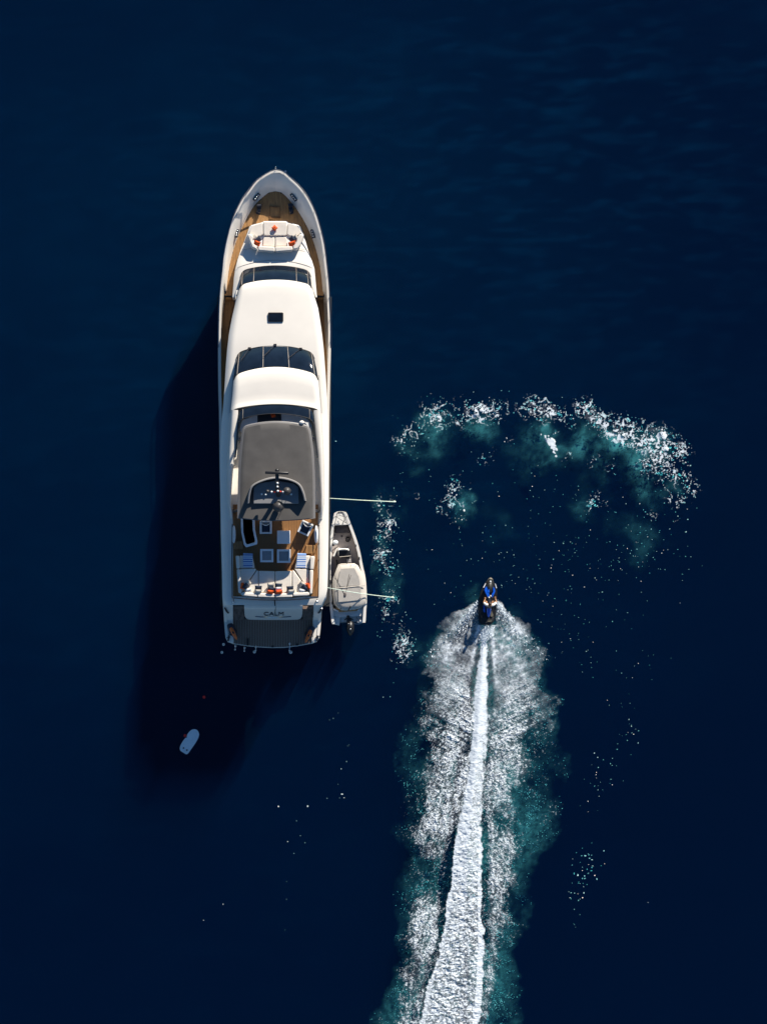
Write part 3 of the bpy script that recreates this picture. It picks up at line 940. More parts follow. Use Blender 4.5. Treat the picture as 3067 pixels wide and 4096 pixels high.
for u0, v0, a in ((640, 585, -14), (1014, 580, 12)):
    p = Q(1, u0, v0, 3.45)
    w_ = MB().box(p + Vector((0, 0, .1)), (.26, .75, .18), R(a)).tube([p + Vector((-.16, .2, .2)), p + Vector((.16, .2, .2))], .13, 12).ball(p + Vector((0, -.2, .28)), .13)
    mk('windlass', w_, M['steeldark'], yacht, bevel=0.02)
hb = MB()
for (a0, b0, a1, b1) in ((765, 545, 890, 552), (765, 545, 772, 690), (882, 545, 890, 690), (760, 672, 895, 678), (760, 686, 895, 692), (790, 556, 866, 560)):
    hb.prism(poly(1, ((a0, b0), (a1, b0), (a1, b1), (a0, b1)), 3.46), 3.38)
mk('deck_hatch', hb, M['teakdark'], yacht)

# bow sofa
bs = MB().prism(poly(1, ((520, 830), (545, 770), (680, 735), (700, 722), (965, 722), (985, 738), (1110, 770), (1140, 850), (1170, 885), (1130, 1010), (1090, 1060), (1040, 1075), (830, 1090), (630, 1080), (545, 1040), (495, 890)), 3.95), 3.3)
bsofa = mk('bow_sofa', bs, M['lacquer'], yacht, bevel=0.04)
for s_, z in ((((692, 727), (962, 727), (972, 745), (968, 880), (955, 896), (705, 896), (690, 870)), 4.12), (((530, 830), (552, 778), (670, 738), (684, 748), (688, 880), (640, 905), (560, 900), (520, 880)), 4.08),
              (((982, 742), (1108, 775), (1138, 850), (1110, 890), (1060, 905), (1000, 900), (968, 880)), 4.08), (((700, 908), (826, 912), (826, 1024), (680, 1018), (690, 930)), 4.06), (((832, 912), (955, 908), (975, 940), (975, 1018), (832, 1024)), 4.06)):
    mk('seat_cushion', MB().prism(poly(1, s_, z), 3.9), M['cream'], bsofa, bevel=0.06, seg=3)
for s_ in (((640, 1015), (825, 1024), (825, 1086), (630, 1072), (628, 1040)), ((832, 1024), (1030, 1018), (1040, 1050), (1030, 1070), (832, 1086)), ((500, 880), (540, 870), (575, 905), (560, 960), (600, 1010), (625, 1060), (555, 1035)),
           ((1165, 885), (1130, 868), (1095, 905), (1085, 960), (1045, 1015), (1040, 1060), (1095, 1050), (1130, 1005))):
    mk('back_cushion', MB().prism(poly(1, s_, 4.5), 3.9), M['cream'], bsofa, bevel=0.08, seg=3)
mk('seam_line', sm, M['greyrim'], yacht)

# ------------------------------------------------------------------ loose things aboard
def pillow_mb(w, h, t):
    m = MB()
    n = 8
    for s_ in (1, -1):
        rows = []
        for j in range(n + 1):
            r = []
            for i in range(n + 1):
                a, c = -1 + 2 * i / n, -1 + 2 * j / n
                e = max(0, (1 - a ** 4)) ** .5 * max(0, (1 - c ** 4)) ** .5
                pin = 1 - .10 * (1 - a * a) * abs(c) ** 3
                pin2 = 1 - .10 * (1 - c * c) * abs(a) ** 3
                r.append(Vector((a * w / 2 * pin2, c * h / 2 * pin, s_ * t / 2 * e)))
            rows.append(r)
        m.grid(rows)
    return m
def pillow(zn, u, v, z, colour, rz, tilt, label, size=.50, group='scatter cushions on the aft sofa', height=None):
    mb = pillow_mb(size, height or size, .17)
    o = mk('cushion', mb, M[colour], label=label, cat='cushion', group=group, angle=80)
    o.location = Q(zn, u, v, z)
    o.rotation_euler = (R(tilt), 0, R(rz))
    return o
zs = 6.02
pillow(5, 345, 1105, zs, 'orange', 75, 55, 'orange cushion in the left corner of the aft sofa', .46)
pillow(5, 392, 1108, zs + .02, 'navy', 55, 50, 'navy cushion in the left corner of the aft sofa, beside an orange one', .46)
pillow(5, 420, 1065, zs - .02, 'beige', 35, 40, 'sand cushion on its point in the left corner of the aft sofa', .44)
pillow(5, 430, 1175, zs, 'white', 10, 42, 'white cushion lying against the left end of the aft backrest', .46, height=.4)
pillow(5, 578, 1140, zs, 'navy', -3, 42, 'navy cushion standing alone left of the middle pile on the aft sofa')
pillow(5, 578, 1198, zs + .06, 'beige', -2, 48, 'sand cushion behind the navy one left of the middle pile')
pillow(5, 765, 1105, zs - .03, 'beige', 0, 38, 'sand cushion in front of the left half of the middle pile')
pillow(5, 772, 1165, zs + .04, 'navy', -8, 45, 'navy cushion in the left half of the middle pile, ahead of an orange one')
pillow(5, 758, 1206, zs + .08, 'orange', -6, 52, 'left of the two orange cushions in the middle of the aft sofa')
pillow(5, 882, 1108, zs - .03, 'navy', -4, 38, 'navy cushion foremost in the right half of the middle pile')
pillow(5, 886, 1160, zs + .04, 'white', 2, 45, 'white cushion in the right half of the middle pile, behind a navy one')
pillow(5, 890, 1208, zs + .08, 'orange', 6, 52, 'right of the two orange cushions in the middle of the aft sofa')
pillow(5, 1055, 1148, zs, 'navy', 3, 42, 'navy cushion standing alone right of the middle pile on the aft sofa')
pillow(5, 1075, 1200, zs + .06, 'beige', 4, 48, 'sand cushion behind the navy one right of the middle pile')
pillow(5, 1235, 1085, zs - .02, 'beige', -38, 40, 'sand cushion on its point in the right corner of the aft sofa', .46)
pillow(5, 1265, 1130, zs + .02, 'navy', -52, 50, 'navy cushion in the right corner of the aft sofa, beside an orange one', .46)
pillow(5, 1318, 1110, zs, 'orange', -78, 55, 'orange cushion in the right corner of the aft sofa', .46)
pillow(5, 1232, 1185, zs, 'white', -10, 42, 'white cushion lying against the right end of the aft backrest', .46, height=.4)
g2 = 'scatter cushions on the bow sofa'
pillow(1, 632, 942, 4.32, 'navy', 48, 45, 'navy cushion at the left end of the bow sofa', .46, g2)
pillow(1, 596, 922, 4.30, 'beige', 60, 50, 'sand cushion at the left end of the bow sofa', .42, g2)
pillow(1, 616, 985, 4.40, 'orange', -22, 48, 'orange cushion at the left end of the bow sofa', .50, g2, .4)
pillow(1, 1032, 942, 4.32, 'navy', -48, 45, 'navy cushion at the right end of the bow sofa', .46, g2)
pillow(1, 1072, 922, 4.30, 'beige', -60, 50, 'sand cushion at the right end of the bow sofa', .42, g2)
pillow(1, 1030, 990, 4.40, 'orange', 18, 48, 'orange cushion at the right end of the bow sofa', .54, g2, .4)
d_ = pillow(1, 824, 803, 4.24, 'orange', 45, 0, 'orange diamond cushion with a dark star, flat on the bow sunpad', .34, g2)
em = MB()
for k in range(8):
    a = k * math.pi / 4
    L = .075 if k % 2 == 0 else .05
    em.add([(0, 0, .09), (L * .3 * math.cos(a - .4), L * .3 * math.sin(a - .4), .09), (L * math.cos(a), L * math.sin(a), .088), (L * .3 * math.cos(a + .4), L * .3 * math.sin(a + .4), .09)], [(0, 1, 2, 3)])
eo = mk('star_emblem', em, M['ink'])
eo.parent = d_

# towels
for pts, lab in ((((350, 612), (495, 618), (490, 828), (350, 822)), 'blue striped towel over the left arm of the aft sofa'), (((1168, 612), (1300, 618), (1290, 832), (1152, 826)), 'blue striped towel over the right arm of the aft sofa')):
    c = poly(5, pts, 5.87)
    rows = []
    for j in range(13):
        v = j / 12
        rows.append([(c[0].lerp(c[1], i / 8)).lerp(c[3].lerp(c[2], i / 8), v) + Vector((0, 0, .012 * math.sin(i * 1.7 + j) - (.16 if j == 0 else 0))) for i in range(9)])
    tm = MB().grid(rows)
    tm.grid([[p - Vector((0, 0, .02)) for p in r] for r in rows])
    mk('towel', tm, M['towel'], label=lab, cat='towel', group='striped towels on the aft sofa', at=c[0])
pz = Q(3, 808, 893, 6.3)
ot = MB()
ot.grid([[pz + Vector((x * .17 * (1 - .3 * abs(y)), y * .12 + .03 * math.sin(x * 4), .03 + .05 * math.cos(x * 2) * math.cos(y * 1.4))) for x in np.linspace(-1, 1, 7)] for y in np.linspace(-1, 1, 7)])
ot.grid([[pz + Vector((x * .17 * (1 - .3 * abs(y)), y * .12 + .03 * math.sin(x * 4), .01)) for x in np.linspace(-1, 1, 7)] for y in np.linspace(-1, 1, 7)])
mk('cloth', ot, M['orange'], label='crumpled orange cloth on the dark helm dashboard', cat='cloth', at=pz)

# armchairs, tables
def armchair(loc, rz, label):
    t = thing('armchair', label, 'armchair', loc, 'white armchairs on the flybridge')
    def P(x, y): return Vector((x, y, 0))
    L = Vector(loc)
    f = MB()
    f.box(L + Vector((0, 0, .2)), (.82, .88, .36))
    mk('base', f, M['lacquer'], t, bevel=0.03)
    for sx in (-1, 1):
        mk('arm', MB().box(L + Vector((sx * .345, -.02, .48)), (.13, .84, .24)), M['lacquer'], t, bevel=0.03)
    mk('front_rail', MB().box(L + Vector((0, -.38, .42)), (.55, .12, .12)), M['lacquer'], t, bevel=0.03)
    rows = []
    for k in range(11):
        a = math.pi * (k / 10)
        x, y = .30 * math.cos(a), .40 - .30 * math.sin(a)
        rows.append([L + Vector((x, y, .38)), L + Vector((x * 1.1, y + .02, .78)), L + Vector((x * 1.1, y + .06, .80)), L + Vector((x, y + .1, .38))])
    mk('backrest', MB().grid(rows).box(L + Vector((0, .40, .58)), (.80, .10, .40)), M['white'], t, bevel=0.02)
    mk('seat', MB().box(L + Vector((0, -.06, .43)), (.54, .52, .10)), M['navy'], t, bevel=0.04)
    t.rotation_euler = (0, 0, R(rz))
    return t
armchair(Q(5, 692, 222, 5.3), 0, 'white armchair with navy seat facing aft, behind the stairwell')
armchair(Q(5, 1283, 236, 5.3), -25, 'white armchair with navy seat turned at an angle near the right rail')
def low_table(u, v, s, label, tray):
    L = Q(5, u, v, 5.3)
    t = thing('low_table', label, 'table', L, 'square white low tables on the flybridge')
    if tray:
        fr = MB()
        for sx, sy, w_, d__ in ((-1, 0, .14, s), (1, 0, .14, s), (0, -1, s - .28, .14), (0, 1, s - .28, .14)):
            fr.box(L + Vector((sx * (s / 2 - .07), sy * (s / 2 - .07), .38)), (w_, d__, .16))
        mk('frame', fr, M['lacquer'], t, bevel=0.02)
        mk('tray', MB().box(L + Vector((0, 0, .36)), (s - .27, s - .27, .04)).box(L + Vector((0, 0, .385)), (s - .40, s - .40, .012)), M['greypad'], t, bevel=0.006)
    else:
        mk('top', MB().box(L + Vector((0, 0, .42)), (s, s, .09)), M['lacquer'], t, bevel=0.04, seg=3)
    mk('base', MB().box(L + Vector((0, 0, .18)), (s - .16, s - .16, .34)), M['lacquer'], t, bevel=0.02)
low_table(959, 369, .90, 'plain white square table alone in the middle of the flybridge deck', False)
low_table(706, 646, .90, 'white tray table with grey inset, left of its pair before the sofa', True)
low_table(960, 653, .92, 'white tray table with grey inset, right of its pair before the sofa', True)
L = Q(5, 1362, 552, 5.3)
t = thing('slatted_stool', 'bright teak slatted stool by the right rail ahead of the sofa', 'stool', L)
for k in range(7):
    mk('slat', MB().box(L + Vector((-.26 + k * .087, 0, .40)), (.055, .56, .03)), M['teak'], t, bevel=0.006)
mk('frame', MB().box(L + Vector((0, .26, .36)), (.6, .05, .05)).box(L + Vector((0, -.26, .36)), (.6, .05, .05)), M['teak'], t)
for sx in (-1, 1):
    for sy in (-1, 1):
        mk('leg', MB().box(L + Vector((sx * .26, sy * .25, .17)), (.05, .05, .34)), M['teak'], t)

# sea scooters on the platform
def scooter(u, v, rz, label):
    L = Q(6, u, v, .75 if 320 < u < 1350 else .98)
    L.z = .78
    t = thing('sea_scooter', label, 'sea scooter', L, 'orange sea scooters on the swim platform')
    m = Matrix.Rotation(R(rz), 3, 'Z')
    def lof(prof, zsc, z0):
        rows = []
        for y, w_, h in prof:
            rows.append([L + m @ Vector((w_ * math.cos(a), y, 0)) + Vector((0, 0, z0 + h * zsc * math.sin(a))) for a in [2 * math.pi * k / 14 for k in range(14)]])
        mb = MB().grid(rows, True)
        mb.f.append(tuple(range(14)))
        mb.f.append(tuple(range(len(mb.v) - 14, len(mb.v))))
        return mb
    mk('hull', lof(((.62, .05, .05), (.58, .20, .12), (.40, .27, .16), (.1, .27, .18), (-.2, .22, .16), (-.45, .14, .12), (-.62, .03, .04)), 1, .2), M['navyshell'], t)
    mk('shell', lof(((.34, .04, .03), (.30, .11, .08), (.12, .14, .12), (-.1, .135, .13), (-.35, .12, .11), (-.55, .08, .07), (-.68, .02, .02)), 1, .33), M['scooter'], t)
    mk('display', MB().box(L + m @ Vector((0, -.08, 0)) + Vector((0, 0, .45)), (.13, .16, .05), R(rz)), M['black'], t, bevel=0.02)
    for sx in (-1, 1):
        mk('handle', MB().tube([L + m @ Vector((sx * .2, .1, 0)) + Vector((0, 0, .34)), L + m @ Vector((sx * .30, -.05, 0)) + Vector((0, 0, .36)), L + m @ Vector((sx * .2, -.2, 0)) + Vector((0, 0, .32))], .03, 6), M['black'], t)
scooter(303, 548, 27, 'orange and navy sea scooter at the left side of the swim platform')
scooter(1312, 578, -24, 'orange and navy sea scooter at the right side of the swim platform')
# floats off the stern
def buoy(p, r, label, grp, m_='buoy'):
    t = thing('float', label, 'float', p, grp)
    mk('body', MB().ball(Vector(p) + Vector((0, 0, r * .35)), r, 16, 10), M[m_], t)
    mk('eye', MB().tube([Vector(p) + Vector((0, 0, r * 1.25)), Vector(p) + Vector((0, 0, r * 1.5))], r * .25, 8), M['steeldark'], t)
    return t
gb = 'white ball floats off the stern'
buoy(Q(6, 590, 818, 0), .11, 'white ball float behind the third steel post along the stern', gb)
buoy(Q(6, 1070, 822, 0), .12, 'white ball float behind the rightmost steel post of the stern', gb)
buoy(Q(6, 182, 720, 0), .10, 'white ball float close by the left stern corner of the yacht', gb)
buoy(Q(6, 160, 825, 0), .10, 'white ball float farther off the left stern corner of the yacht', gb)
buoy(Q(9, 945, 332, 0), .11, 'red ball float alone on the water between yacht and board', 'red floats by the board', 'red')
buoy(Q(9, 425, 1396, 0), .11, 'red ball float touching the notch of the pale board', 'red floats by the board', 'red')
# board
bp = [(690, 1220), (750, 1240), (790, 1290), (812, 1360), (795, 1450), (760, 1520), (700, 1620), (630, 1720), (560, 1820), (510, 1890), (465, 1922), (420, 1905), (350, 1860), (290, 1820), (270, 1765), (285, 1690), (325, 1610), (380, 1520), (432, 1458), (470, 1480), (492, 1488), (470, 1445), (466, 1420), (482, 1365), (530, 1300), (580, 1250), (630, 1226)]
L = Q(9, 540, 1560, 0)
t = thing('foil_board', 'pale rounded board floating in the yacht\'s dark shadow', 'board', L)
mk('deck', MB().prism(poly(9, bp, .14), -.03, shrink=.96), M['board'], t, bevel=0.04, seg=3)
cx, cy = 545, 1560
mk('deck_pad', MB().prism(poly(9, [(cx + (x - cx) * .82, cy + (y - cy) * .86) for x, y in bp if not (430 < x < 500 and 1440 < y < 1490)], .15), .13), M['board'], t)
for u, v in ((380, 1742), (473, 1800)):
    mk('foot_plug', MB().tube([Q(9, u, v, .13), Q(9, u, v, .17)], .06, 12), M['rubber'], t)

# ------------------------------------------------------------------ lines from the yacht
for a, c, e, lab in (((1318, 1993, 3.2), (1450, 2001, 1.9), (1577, 2007, .05), 'pale green line stretched from the yacht to the water ahead of the tender'),
                     ((1306, 2350, 3.3), (1430, 2372, 2.0), (1570, 2390, .05), 'pale green line stretched from the yacht across the tender canvas')):
    pts = [W(*a), W(*c), W(*e)]
    tm = thing('mooring_line', lab, 'rope', pts[0], 'lines from the yacht to the water')
    mk('rope', MB().tube(smooth_path(pts, 16), .02, 6, .03), M['rope'], tm)
    mk('end_knot', MB().ball(pts[2], (.12, .08, .08)), M['rope'], tm)

# ------------------------------------------------------------------ tender
tl = [(1360, 2045), (1345, 2047), (1336, 2055), (1332, 2079), (1324, 2118), (1319, 2170), (1314, 2236), (1312, 2302), (1314, 2354), (1319, 2420), (1324, 2472), (1328, 2496)]
trr = [(1360, 2045), (1376, 2046), (1387, 2051), (1394, 2071), (1412, 2118), (1428, 2163), (1441, 2210), (1451, 2262), (1462, 2315), (1467, 2393), (1464, 2446), (1461, 2490)]
TB = thing('tender', 'white open tender with beige canvas and outboard, moored beside the yacht', 'boat', W(1388, 2270, 0))
a = resample(smooth_path([(x, y, 0) for x, y in tl], 200), 40)
c = resample(smooth_path([(x, y, 0) for x, y in trr], 200), 40)
zg = tab([(2045, 1.15), (2120, 1.05), (2300, .92), (2500, .88)])
hm, gm, lm = MB(), MB(), MB()
mid = [(p + r) / 2 for p, r in zip(a, c)]
for side, sg_ in ((a, 1), (c, -1)):
    r0, r1, r2, r3, r4, r5 = [], [], [], [], [], []
    for i, p in enumerate(side):
        z = zg(p.y)
        m_ = mid[i]
        w_ = p - m_
        f = max(0, 1 - 11 / max(w_.length, 11.5))
        inn = m_ + w_ * f
        if i == 0:
            inn = Vector((1360, 2054, 0))
        g = W(p.x, p.y, z)
        mw = W(m_.x, max(m_.y, 2060), 0)
        r0.append(g)
        r1.append(g.lerp(Vector((mw.x, mw.y, 0)), .12) + Vector((0, 0, 0)) * 0)
        r1[-1].z = .35
        r2.append(g.lerp(Vector((mw.x, mw.y, 0)), .35))
        r2[-1].z = -.3
        r3.append(g + Vector((0, 0, .04)))
        r4.append(W(inn.x, inn.y, z + .04))
        r5.append(Vector((r4[-1].x, r4[-1].y, .38)))
    hm.grid([r0, r1, r2])
    gm.grid([r0, r3, r4])
    lm.grid([r4, r5])
    if side is a: fa = r5
    else: fb = r5
mk('hull', hm, M['tender'], TB)
mk('gunwale', gm, M['tender'], TB, angle=60)
mk('inner_liner', lm, M['tfloor'], TB)
mk('deck', MB().grid([fa, fb]), M['tfloor'], TB)
mk('bow_deck', MB().prism(poly(7, ((300, 330), (345, 200), (410, 185), (460, 200), (505, 330), (515, 378), (295, 388)), 1.12), .4), M['tender'], TB, bevel=.03)
br = MB()
for pp in (((290, 262), (380, 235), (470, 262)), ((300, 260), (330, 260), (475, 352)), ((490, 240), (460, 280), (415, 370)), ((410, 190), (450, 300), (500, 380)), ((330, 262), (310, 330), (300, 400))):
    br.tube([Q(7, u, v, 1.42) for u, v in pp], .018, 5)
for u, v in ((290, 262), (470, 262), (415, 370), (300, 400), (500, 380)):
    br.tube([Q(7, u, v, 1.42), Q(7, u, v, 1.0)], .018, 5)
mk('bow_rail', br, M['steeldark'], TB)
mk('bow_seat', MB().prism(poly(7, ((315, 400), (500, 392), (552, 505), (300, 510)), .72), .38), M['tpad'], TB, bevel=.04)
mk('bow_seat', MB().prism(poly(7, ((312, 384), (505, 376), (512, 400), (308, 408)), 1.0), .5), M['black'], TB, bevel=.03)
mk('side_coaming', MB().prism(poly(7, ((265, 860), (330, 730), (345, 745), (300, 865)), .95), .4), M['tender'], TB, bevel=.02)
cs = mk('helm_console', MB().prism(poly(7, ((350, 735), (515, 742), (550, 860), (362, 862)), 1.35), .4), M['tender'], TB, bevel=.04)
mk('dashboard', MB().prism(poly(7, ((362, 775), (528, 768), (548, 862), (362, 866)), 1.42), 1.3), M['black'], cs, bevel=.03)
mk('windshield', MB().grid([[Q(7, u, 740 + .002 * (u - 435) ** 2, 1.3) for u in range(345, 525, 15)], [Q(7, u, 752 + .002 * (u - 435) ** 2, 1.7) for u in range(345, 525, 15)]]), M['tender'], cs)
mk('grab_rail', MB().tube([Q(7, 372, 868, 1.6), Q(7, 545, 852, 1.6)], .02, 5).tube([Q(7, 372, 868, 1.3), Q(7, 372, 868, 1.6)], .02, 5).tube([Q(7, 545, 852, 1.3), Q(7, 545, 852, 1.6)], .02, 5), M['beige'], cs)
mk('helm_seat', MB().prism(poly(7, ((375, 880), (548, 876), (562, 965), (378, 972)), 1.05), .4), M['tpad'], TB, bevel=.05)
mk('helm_seat_back', MB().prism(poly(7, ((485, 900), (545, 900), (550, 950), (485, 955)), 1.1), 1.0), M['greyrim'], TB, bevel=.03)
cov = [(352, 985), (400, 970), (600, 965), (655, 1000), (700, 1080), (745, 1165), (768, 1280), (785, 1420), (785, 1520), (772, 1585), (690, 1650), (630, 1668), (480, 1688), (400, 1682), (340, 1640), (290, 1590), (272, 1450), (263, 1300), (270, 1200), (305, 1110)]
cvx, cvy = 525, 1320
rows = []
for k, zz in ((1.0, .95), (1.0, 1.22), (.94, 1.36), (.80, 1.46), (.55, 1.52), (.25, 1.54), (.02, 1.54)):
    rows.append([Q(7, cvx + (u - cvx) * k, cvy + (v - cvy) * k, zz) for u, v in cov])
cv = mk('canvas_cover', MB().grid(rows, True), M['canvas'], TB, angle=70)
mk('cover_panel', MB().grid([smooth_path(poly(7, p, 1.555), 12) for p in (((392, 1052), (490, 1044), (600, 1040)), ((360, 1180), (500, 1178), (665, 1170)), ((345, 1325), (500, 1312), (690, 1300)))]), M['canvasin'], cv)
mk('cover_panel', MB().grid([smooth_path(poly(7, p, 1.555), 12) for p in (((350, 1352), (500, 1340), (698, 1335)), ((355, 1450), (500, 1445), (700, 1440)), ((360, 1555), (500, 1545), (698, 1522)))]), M['canvasin'], cv)
mk('cover_seam', MB().tube(poly(7, ((320, 1345), (500, 1330), (760, 1300)), 1.57), .03, 5), M['canvas'], cv)
for p in (((290, 1140), (370, 1290), (450, 1440)), ((625, 1000), (540, 1170), (470, 1400)), ((545, 985), (520, 1150), (480, 1360))):  # black strips standing in for rope shadows across the cover
    mk('rope_shadow', MB().tube([Q(7, *p[0], 1.38), Q(7, *p[1], 1.575), Q(7, *p[2], 1.57)], .012, 4), M['black'], cv)
mk('cover_knob', MB().ball(Q(7, 458, 1445, 1.58), (.09, .16, .05)), M['tpad'], cv)
mk('pole', MB().tube([Q(7, 505, 1690, 1.2), Q(7, 538, 1628, 1.9)], .03, 6).ball(Q(7, 540, 1626, 1.9), .06), M['black'], TB)
mk('aft_deck', MB().prism(poly(7, ((250, 1650), (780, 1600), (778, 1740), (720, 1770), (380, 1790), (250, 1760)), .74), .2), M['tender'], TB, bevel=.02)
mk('aft_seat', MB().prism(poly(7, ((290, 1660), (640, 1668), (650, 1690), (380, 1712), (290, 1680)), 1.05), .6), M['teak'], TB, bevel=.02)
for pts in (((248, 1760), (385, 1790), (372, 1915), (320, 1905), (262, 1888)), ((640, 1760), (778, 1735), (772, 1850), (690, 1885), (640, 1880))):
    mk('stern_step', MB().prism(poly(7, pts, .62), -.1), M['tender'], TB, bevel=.03)
mk('motor_well', MB().prism(poly(7, ((390, 1770), (635, 1750), (635, 1850), (395, 1862)), .45), -.1), M['tender'], TB)
for s_ in (((292, 1655), (362, 1690), (355, 1706), (288, 1680)), ((640, 1690), (672, 1665), (680, 1682), (650, 1700))):
    mk('stern_cushion', MB().prism(poly(7, s_, 1.1), .7), M['white'], TB, bevel=.02)
rows = []
for v, w_, z in ((1850, 30, .85), (1880, 50, 1.0), (1930, 58, 1.12), (1990, 55, 1.1), (2030, 42, 1.0), (2060, 22, .85), (2075, 8, .7)):
    rows.append([Q(7, 540 + w_ * math.cos(t_), v, .75 + (z - .75) * math.sin(t_)) if math.sin(t_) > 0 else Q(7, 540 + w_ * math.cos(t_), v, .75 + .45 * math.sin(t_)) for t_ in [2 * math.pi * k / 14 for k in range(14)]])
om = MB().grid(rows, True)
om.f.append(tuple(range(14)))
ob = mk('outboard_motor', om, M['black'], TB)
mk('motor_bracket', MB().box(Q(7, 515, 1840, .6), (.3, .35, .5)).tube([Q(7, 540, 1960, .7), Q(7, 540, 1985, -.4)], .12, 8), M['black'], ob, bevel=.03)
mk('motor_badge', MB().ball(Q(7, 538, 1972, 1.12), (.07, .05, .04)).ball(Q(7, 510, 1890, 1.0), (.05, .04, .05)), M['steel'], ob)
mk('steering_pod', MB().ball(Q(7, 505, 1785, .75), .12).tube([Q(7, 450, 1830, .6), Q(7, 505, 1790, .75), Q(7, 580, 1830, .6)], .04, 6), M['black'], TB)
mk('boarding_ladder', MB().tube(smooth_path([Q(7, 650, 1800, .7), Q(7, 720, 1775, .8), Q(7, 760, 1830, .7), Q(7, 690, 1890, .6), Q(7, 560, 1885, .6)], 18), .03, 6).tube([Q(7, 640, 1795, .75), Q(7, 700, 1870, .7)], .03, 6).tube([Q(7, 680, 1770, .75), Q(7, 735, 1845, .7)], .03, 6), M['steel'], TB)
mk('ladder_step', MB().ball(Q(7, 705, 1848, .72), (.14, .12, .06)), M['buoy'], TB)
mk('tow_hoop', MB().tube(smooth_path([Q(7, 285, 1600, 1.1), Q(7, 330, 1600, 1.5), Q(7, 380, 1640, 1.5), Q(7, 405, 1690, 1.0)], 14), .025, 6), M['steel'], TB)
for u, v in ((225, 920), (232, 1240), (232, 1265), (675, 890), (620, 700), (300, 525), (545, 510), (262, 1570)):
    mk('cleat', MB().box(Q(7, u, v, 1.03), (.09, .2, .1)), M['steeldark'], TB, bevel=.02)
mk('floor_hatch', MB().tube([Q(7, 409, 553, .38), Q(7, 409, 553, .40)], .08, 14), M['tpad'], TB)
mk('side_roll', MB().tube([Q(7, 330, 910, .7), Q(7, 338, 1000, .7)], .07, 8), M['black'], TB)
# things lying in or hanging on the tender
p = Q(7, 310, 645, 1.05)
t = thing('fender', 'round white fender on the left gunwale of the tender', 'fender', p)
mk('body', MB().ball(p + Vector((0, 0, .1)), (.20, .17, .2), 16, 10), M['buoy'], t)
mk('lashing', MB().tube([p + Vector((-.1, -.15, .05)), p + Vector((-.14, -.24, -.1))], .06, 8), M['black'], t)
p = Q(7, 500, 600, .42)
t = thing('coiled_rope', 'black rope coiled on the foredeck floor of the tender', 'rope', p)
pts = [p + Vector((.16 * math.cos(k * .5) * (1 + .12 * math.sin(k)), .2 * math.sin(k * .5) * (1 - .01 * k), .02 + .002 * k)) for k in range(44)]
pts += [p + Vector((-.12, .1, .1)), p + Vector((.02, -.1, .1)), p + Vector((.12, .24, .08))]
mk('rope', MB().tube(pts, .022, 5), M['black'], t)

# ------------------------------------------------------------------ jet ski and rider
jl = [(835, 290), (800, 305), (760, 345), (700, 430), (640, 540), (592, 640), (562, 800), (547, 950), (537, 1100), (545, 1250), (570, 1350), (620, 1410)]
jr = [(835, 290), (865, 302), (892, 345), (930, 430), (978, 550), (990, 650), (986, 850), (972, 1000), (960, 1180), (925, 1310), (870, 1395), (800, 1430)]
J = thing('jet_ski', 'black and blue jet ski speeding ahead of its white wake', 'jet ski', Q(8, 800, 850, 0))
zj = tab([(290, .55), (400, .62), (700, .60), (1000, .50), (1430, .42)])
a = resample([(u, v, 0) for u, v in jl], 24)
c = resample([(u, v, 0) for u, v in jr], 24)
def jrow(i, k, z): # k from -1 left to 1 right
    m_ = (a[i] + c[i]) / 2
    p = m_ + (c[i] - a[i]) / 2 * k
    return Q(8, p.x, p.y, z)
rows = []
for i in range(24):
    vv = (a[i].y + c[i].y) / 2
    z = zj(vv)
    rows.append([jrow(i, -.5, -.25), jrow(i, -.9, .15), jrow(i, -1, z - .08), jrow(i, -.96, z), jrow(i, -.7, z + .03), jrow(i, 0, z + .03), jrow(i, .7, z + .03), jrow(i, .96, z), jrow(i, 1, z - .08), jrow(i, .9, .15), jrow(i, .5, -.25)])
jm = MB().grid(rows)
jm.f.append(tuple(range(len(rows) * 11 - 11, len(rows) * 11)))
mk('hull', jm, M['black'], J, angle=50)
rows = []
for v, w_, z in ((292, 4, .60), (310, 36, .66), (330, 55, .69), (345, 66, .68)):
    rows.append([Q(8, 833 + w_ * k, v, z - .10 * k * k) for k in np.linspace(-1, 1, 9)])
mk('nose', MB().grid(rows), M['bronze'], J)
rows = []
for v, cx_, w_, z in ((375, 825, 70, .74), (420, 825, 75, .84), (480, 825, 74, .92), (540, 825, 72, .98), (600, 828, 66, 1.0), (650, 832, 40, .98)):
    rows.append([Q(8, cx_ + w_ * k, v, z - .16 * abs(k) ** 2.5) for k in np.linspace(-1, 1, 11)])
mk('hood', MB().grid(rows), M['carbon'], J)
for pts in (((740, 508), (760, 560), (748, 622), (800, 660), (812, 760), (768, 762), (730, 690), (692, 602), (705, 560)), ((908, 515), (940, 580), (945, 625), (920, 690), (880, 770), (860, 765), (866, 680), (898, 640), (892, 570))):
    mk('side_panel', MB().prism(poly(8, pts, .98), .6), M['blue'], J, bevel=.02)
mk('dash_cover', MB().prism(poly(8, ((745, 625), (800, 570), (812, 640), (790, 660)), 1.0), .7), M['blue'], J, bevel=.01)
for pts in (((715, 428), (728, 440), (680, 535), (655, 535)), ((935, 432), (955, 450), (985, 545), (968, 550))):
    mk('bow_stripe', MB().prism(poly(8, pts, .66), .5), M['buoy'], J)
mk('headlamp', MB().ball(Q(8, 832, 392, .84), (.06, .07, .04)), M['buoy'], J)
mk('handlebar', MB().tube([Q(8, 700, 800, 1.12), Q(8, 790, 768, 1.12), Q(8, 850, 765, 1.12), Q(8, 960, 790, 1.12)], .022, 6).tube([Q(8, 820, 765, 1.1), Q(8, 830, 700, .95)], .05, 8), M['black'], J)
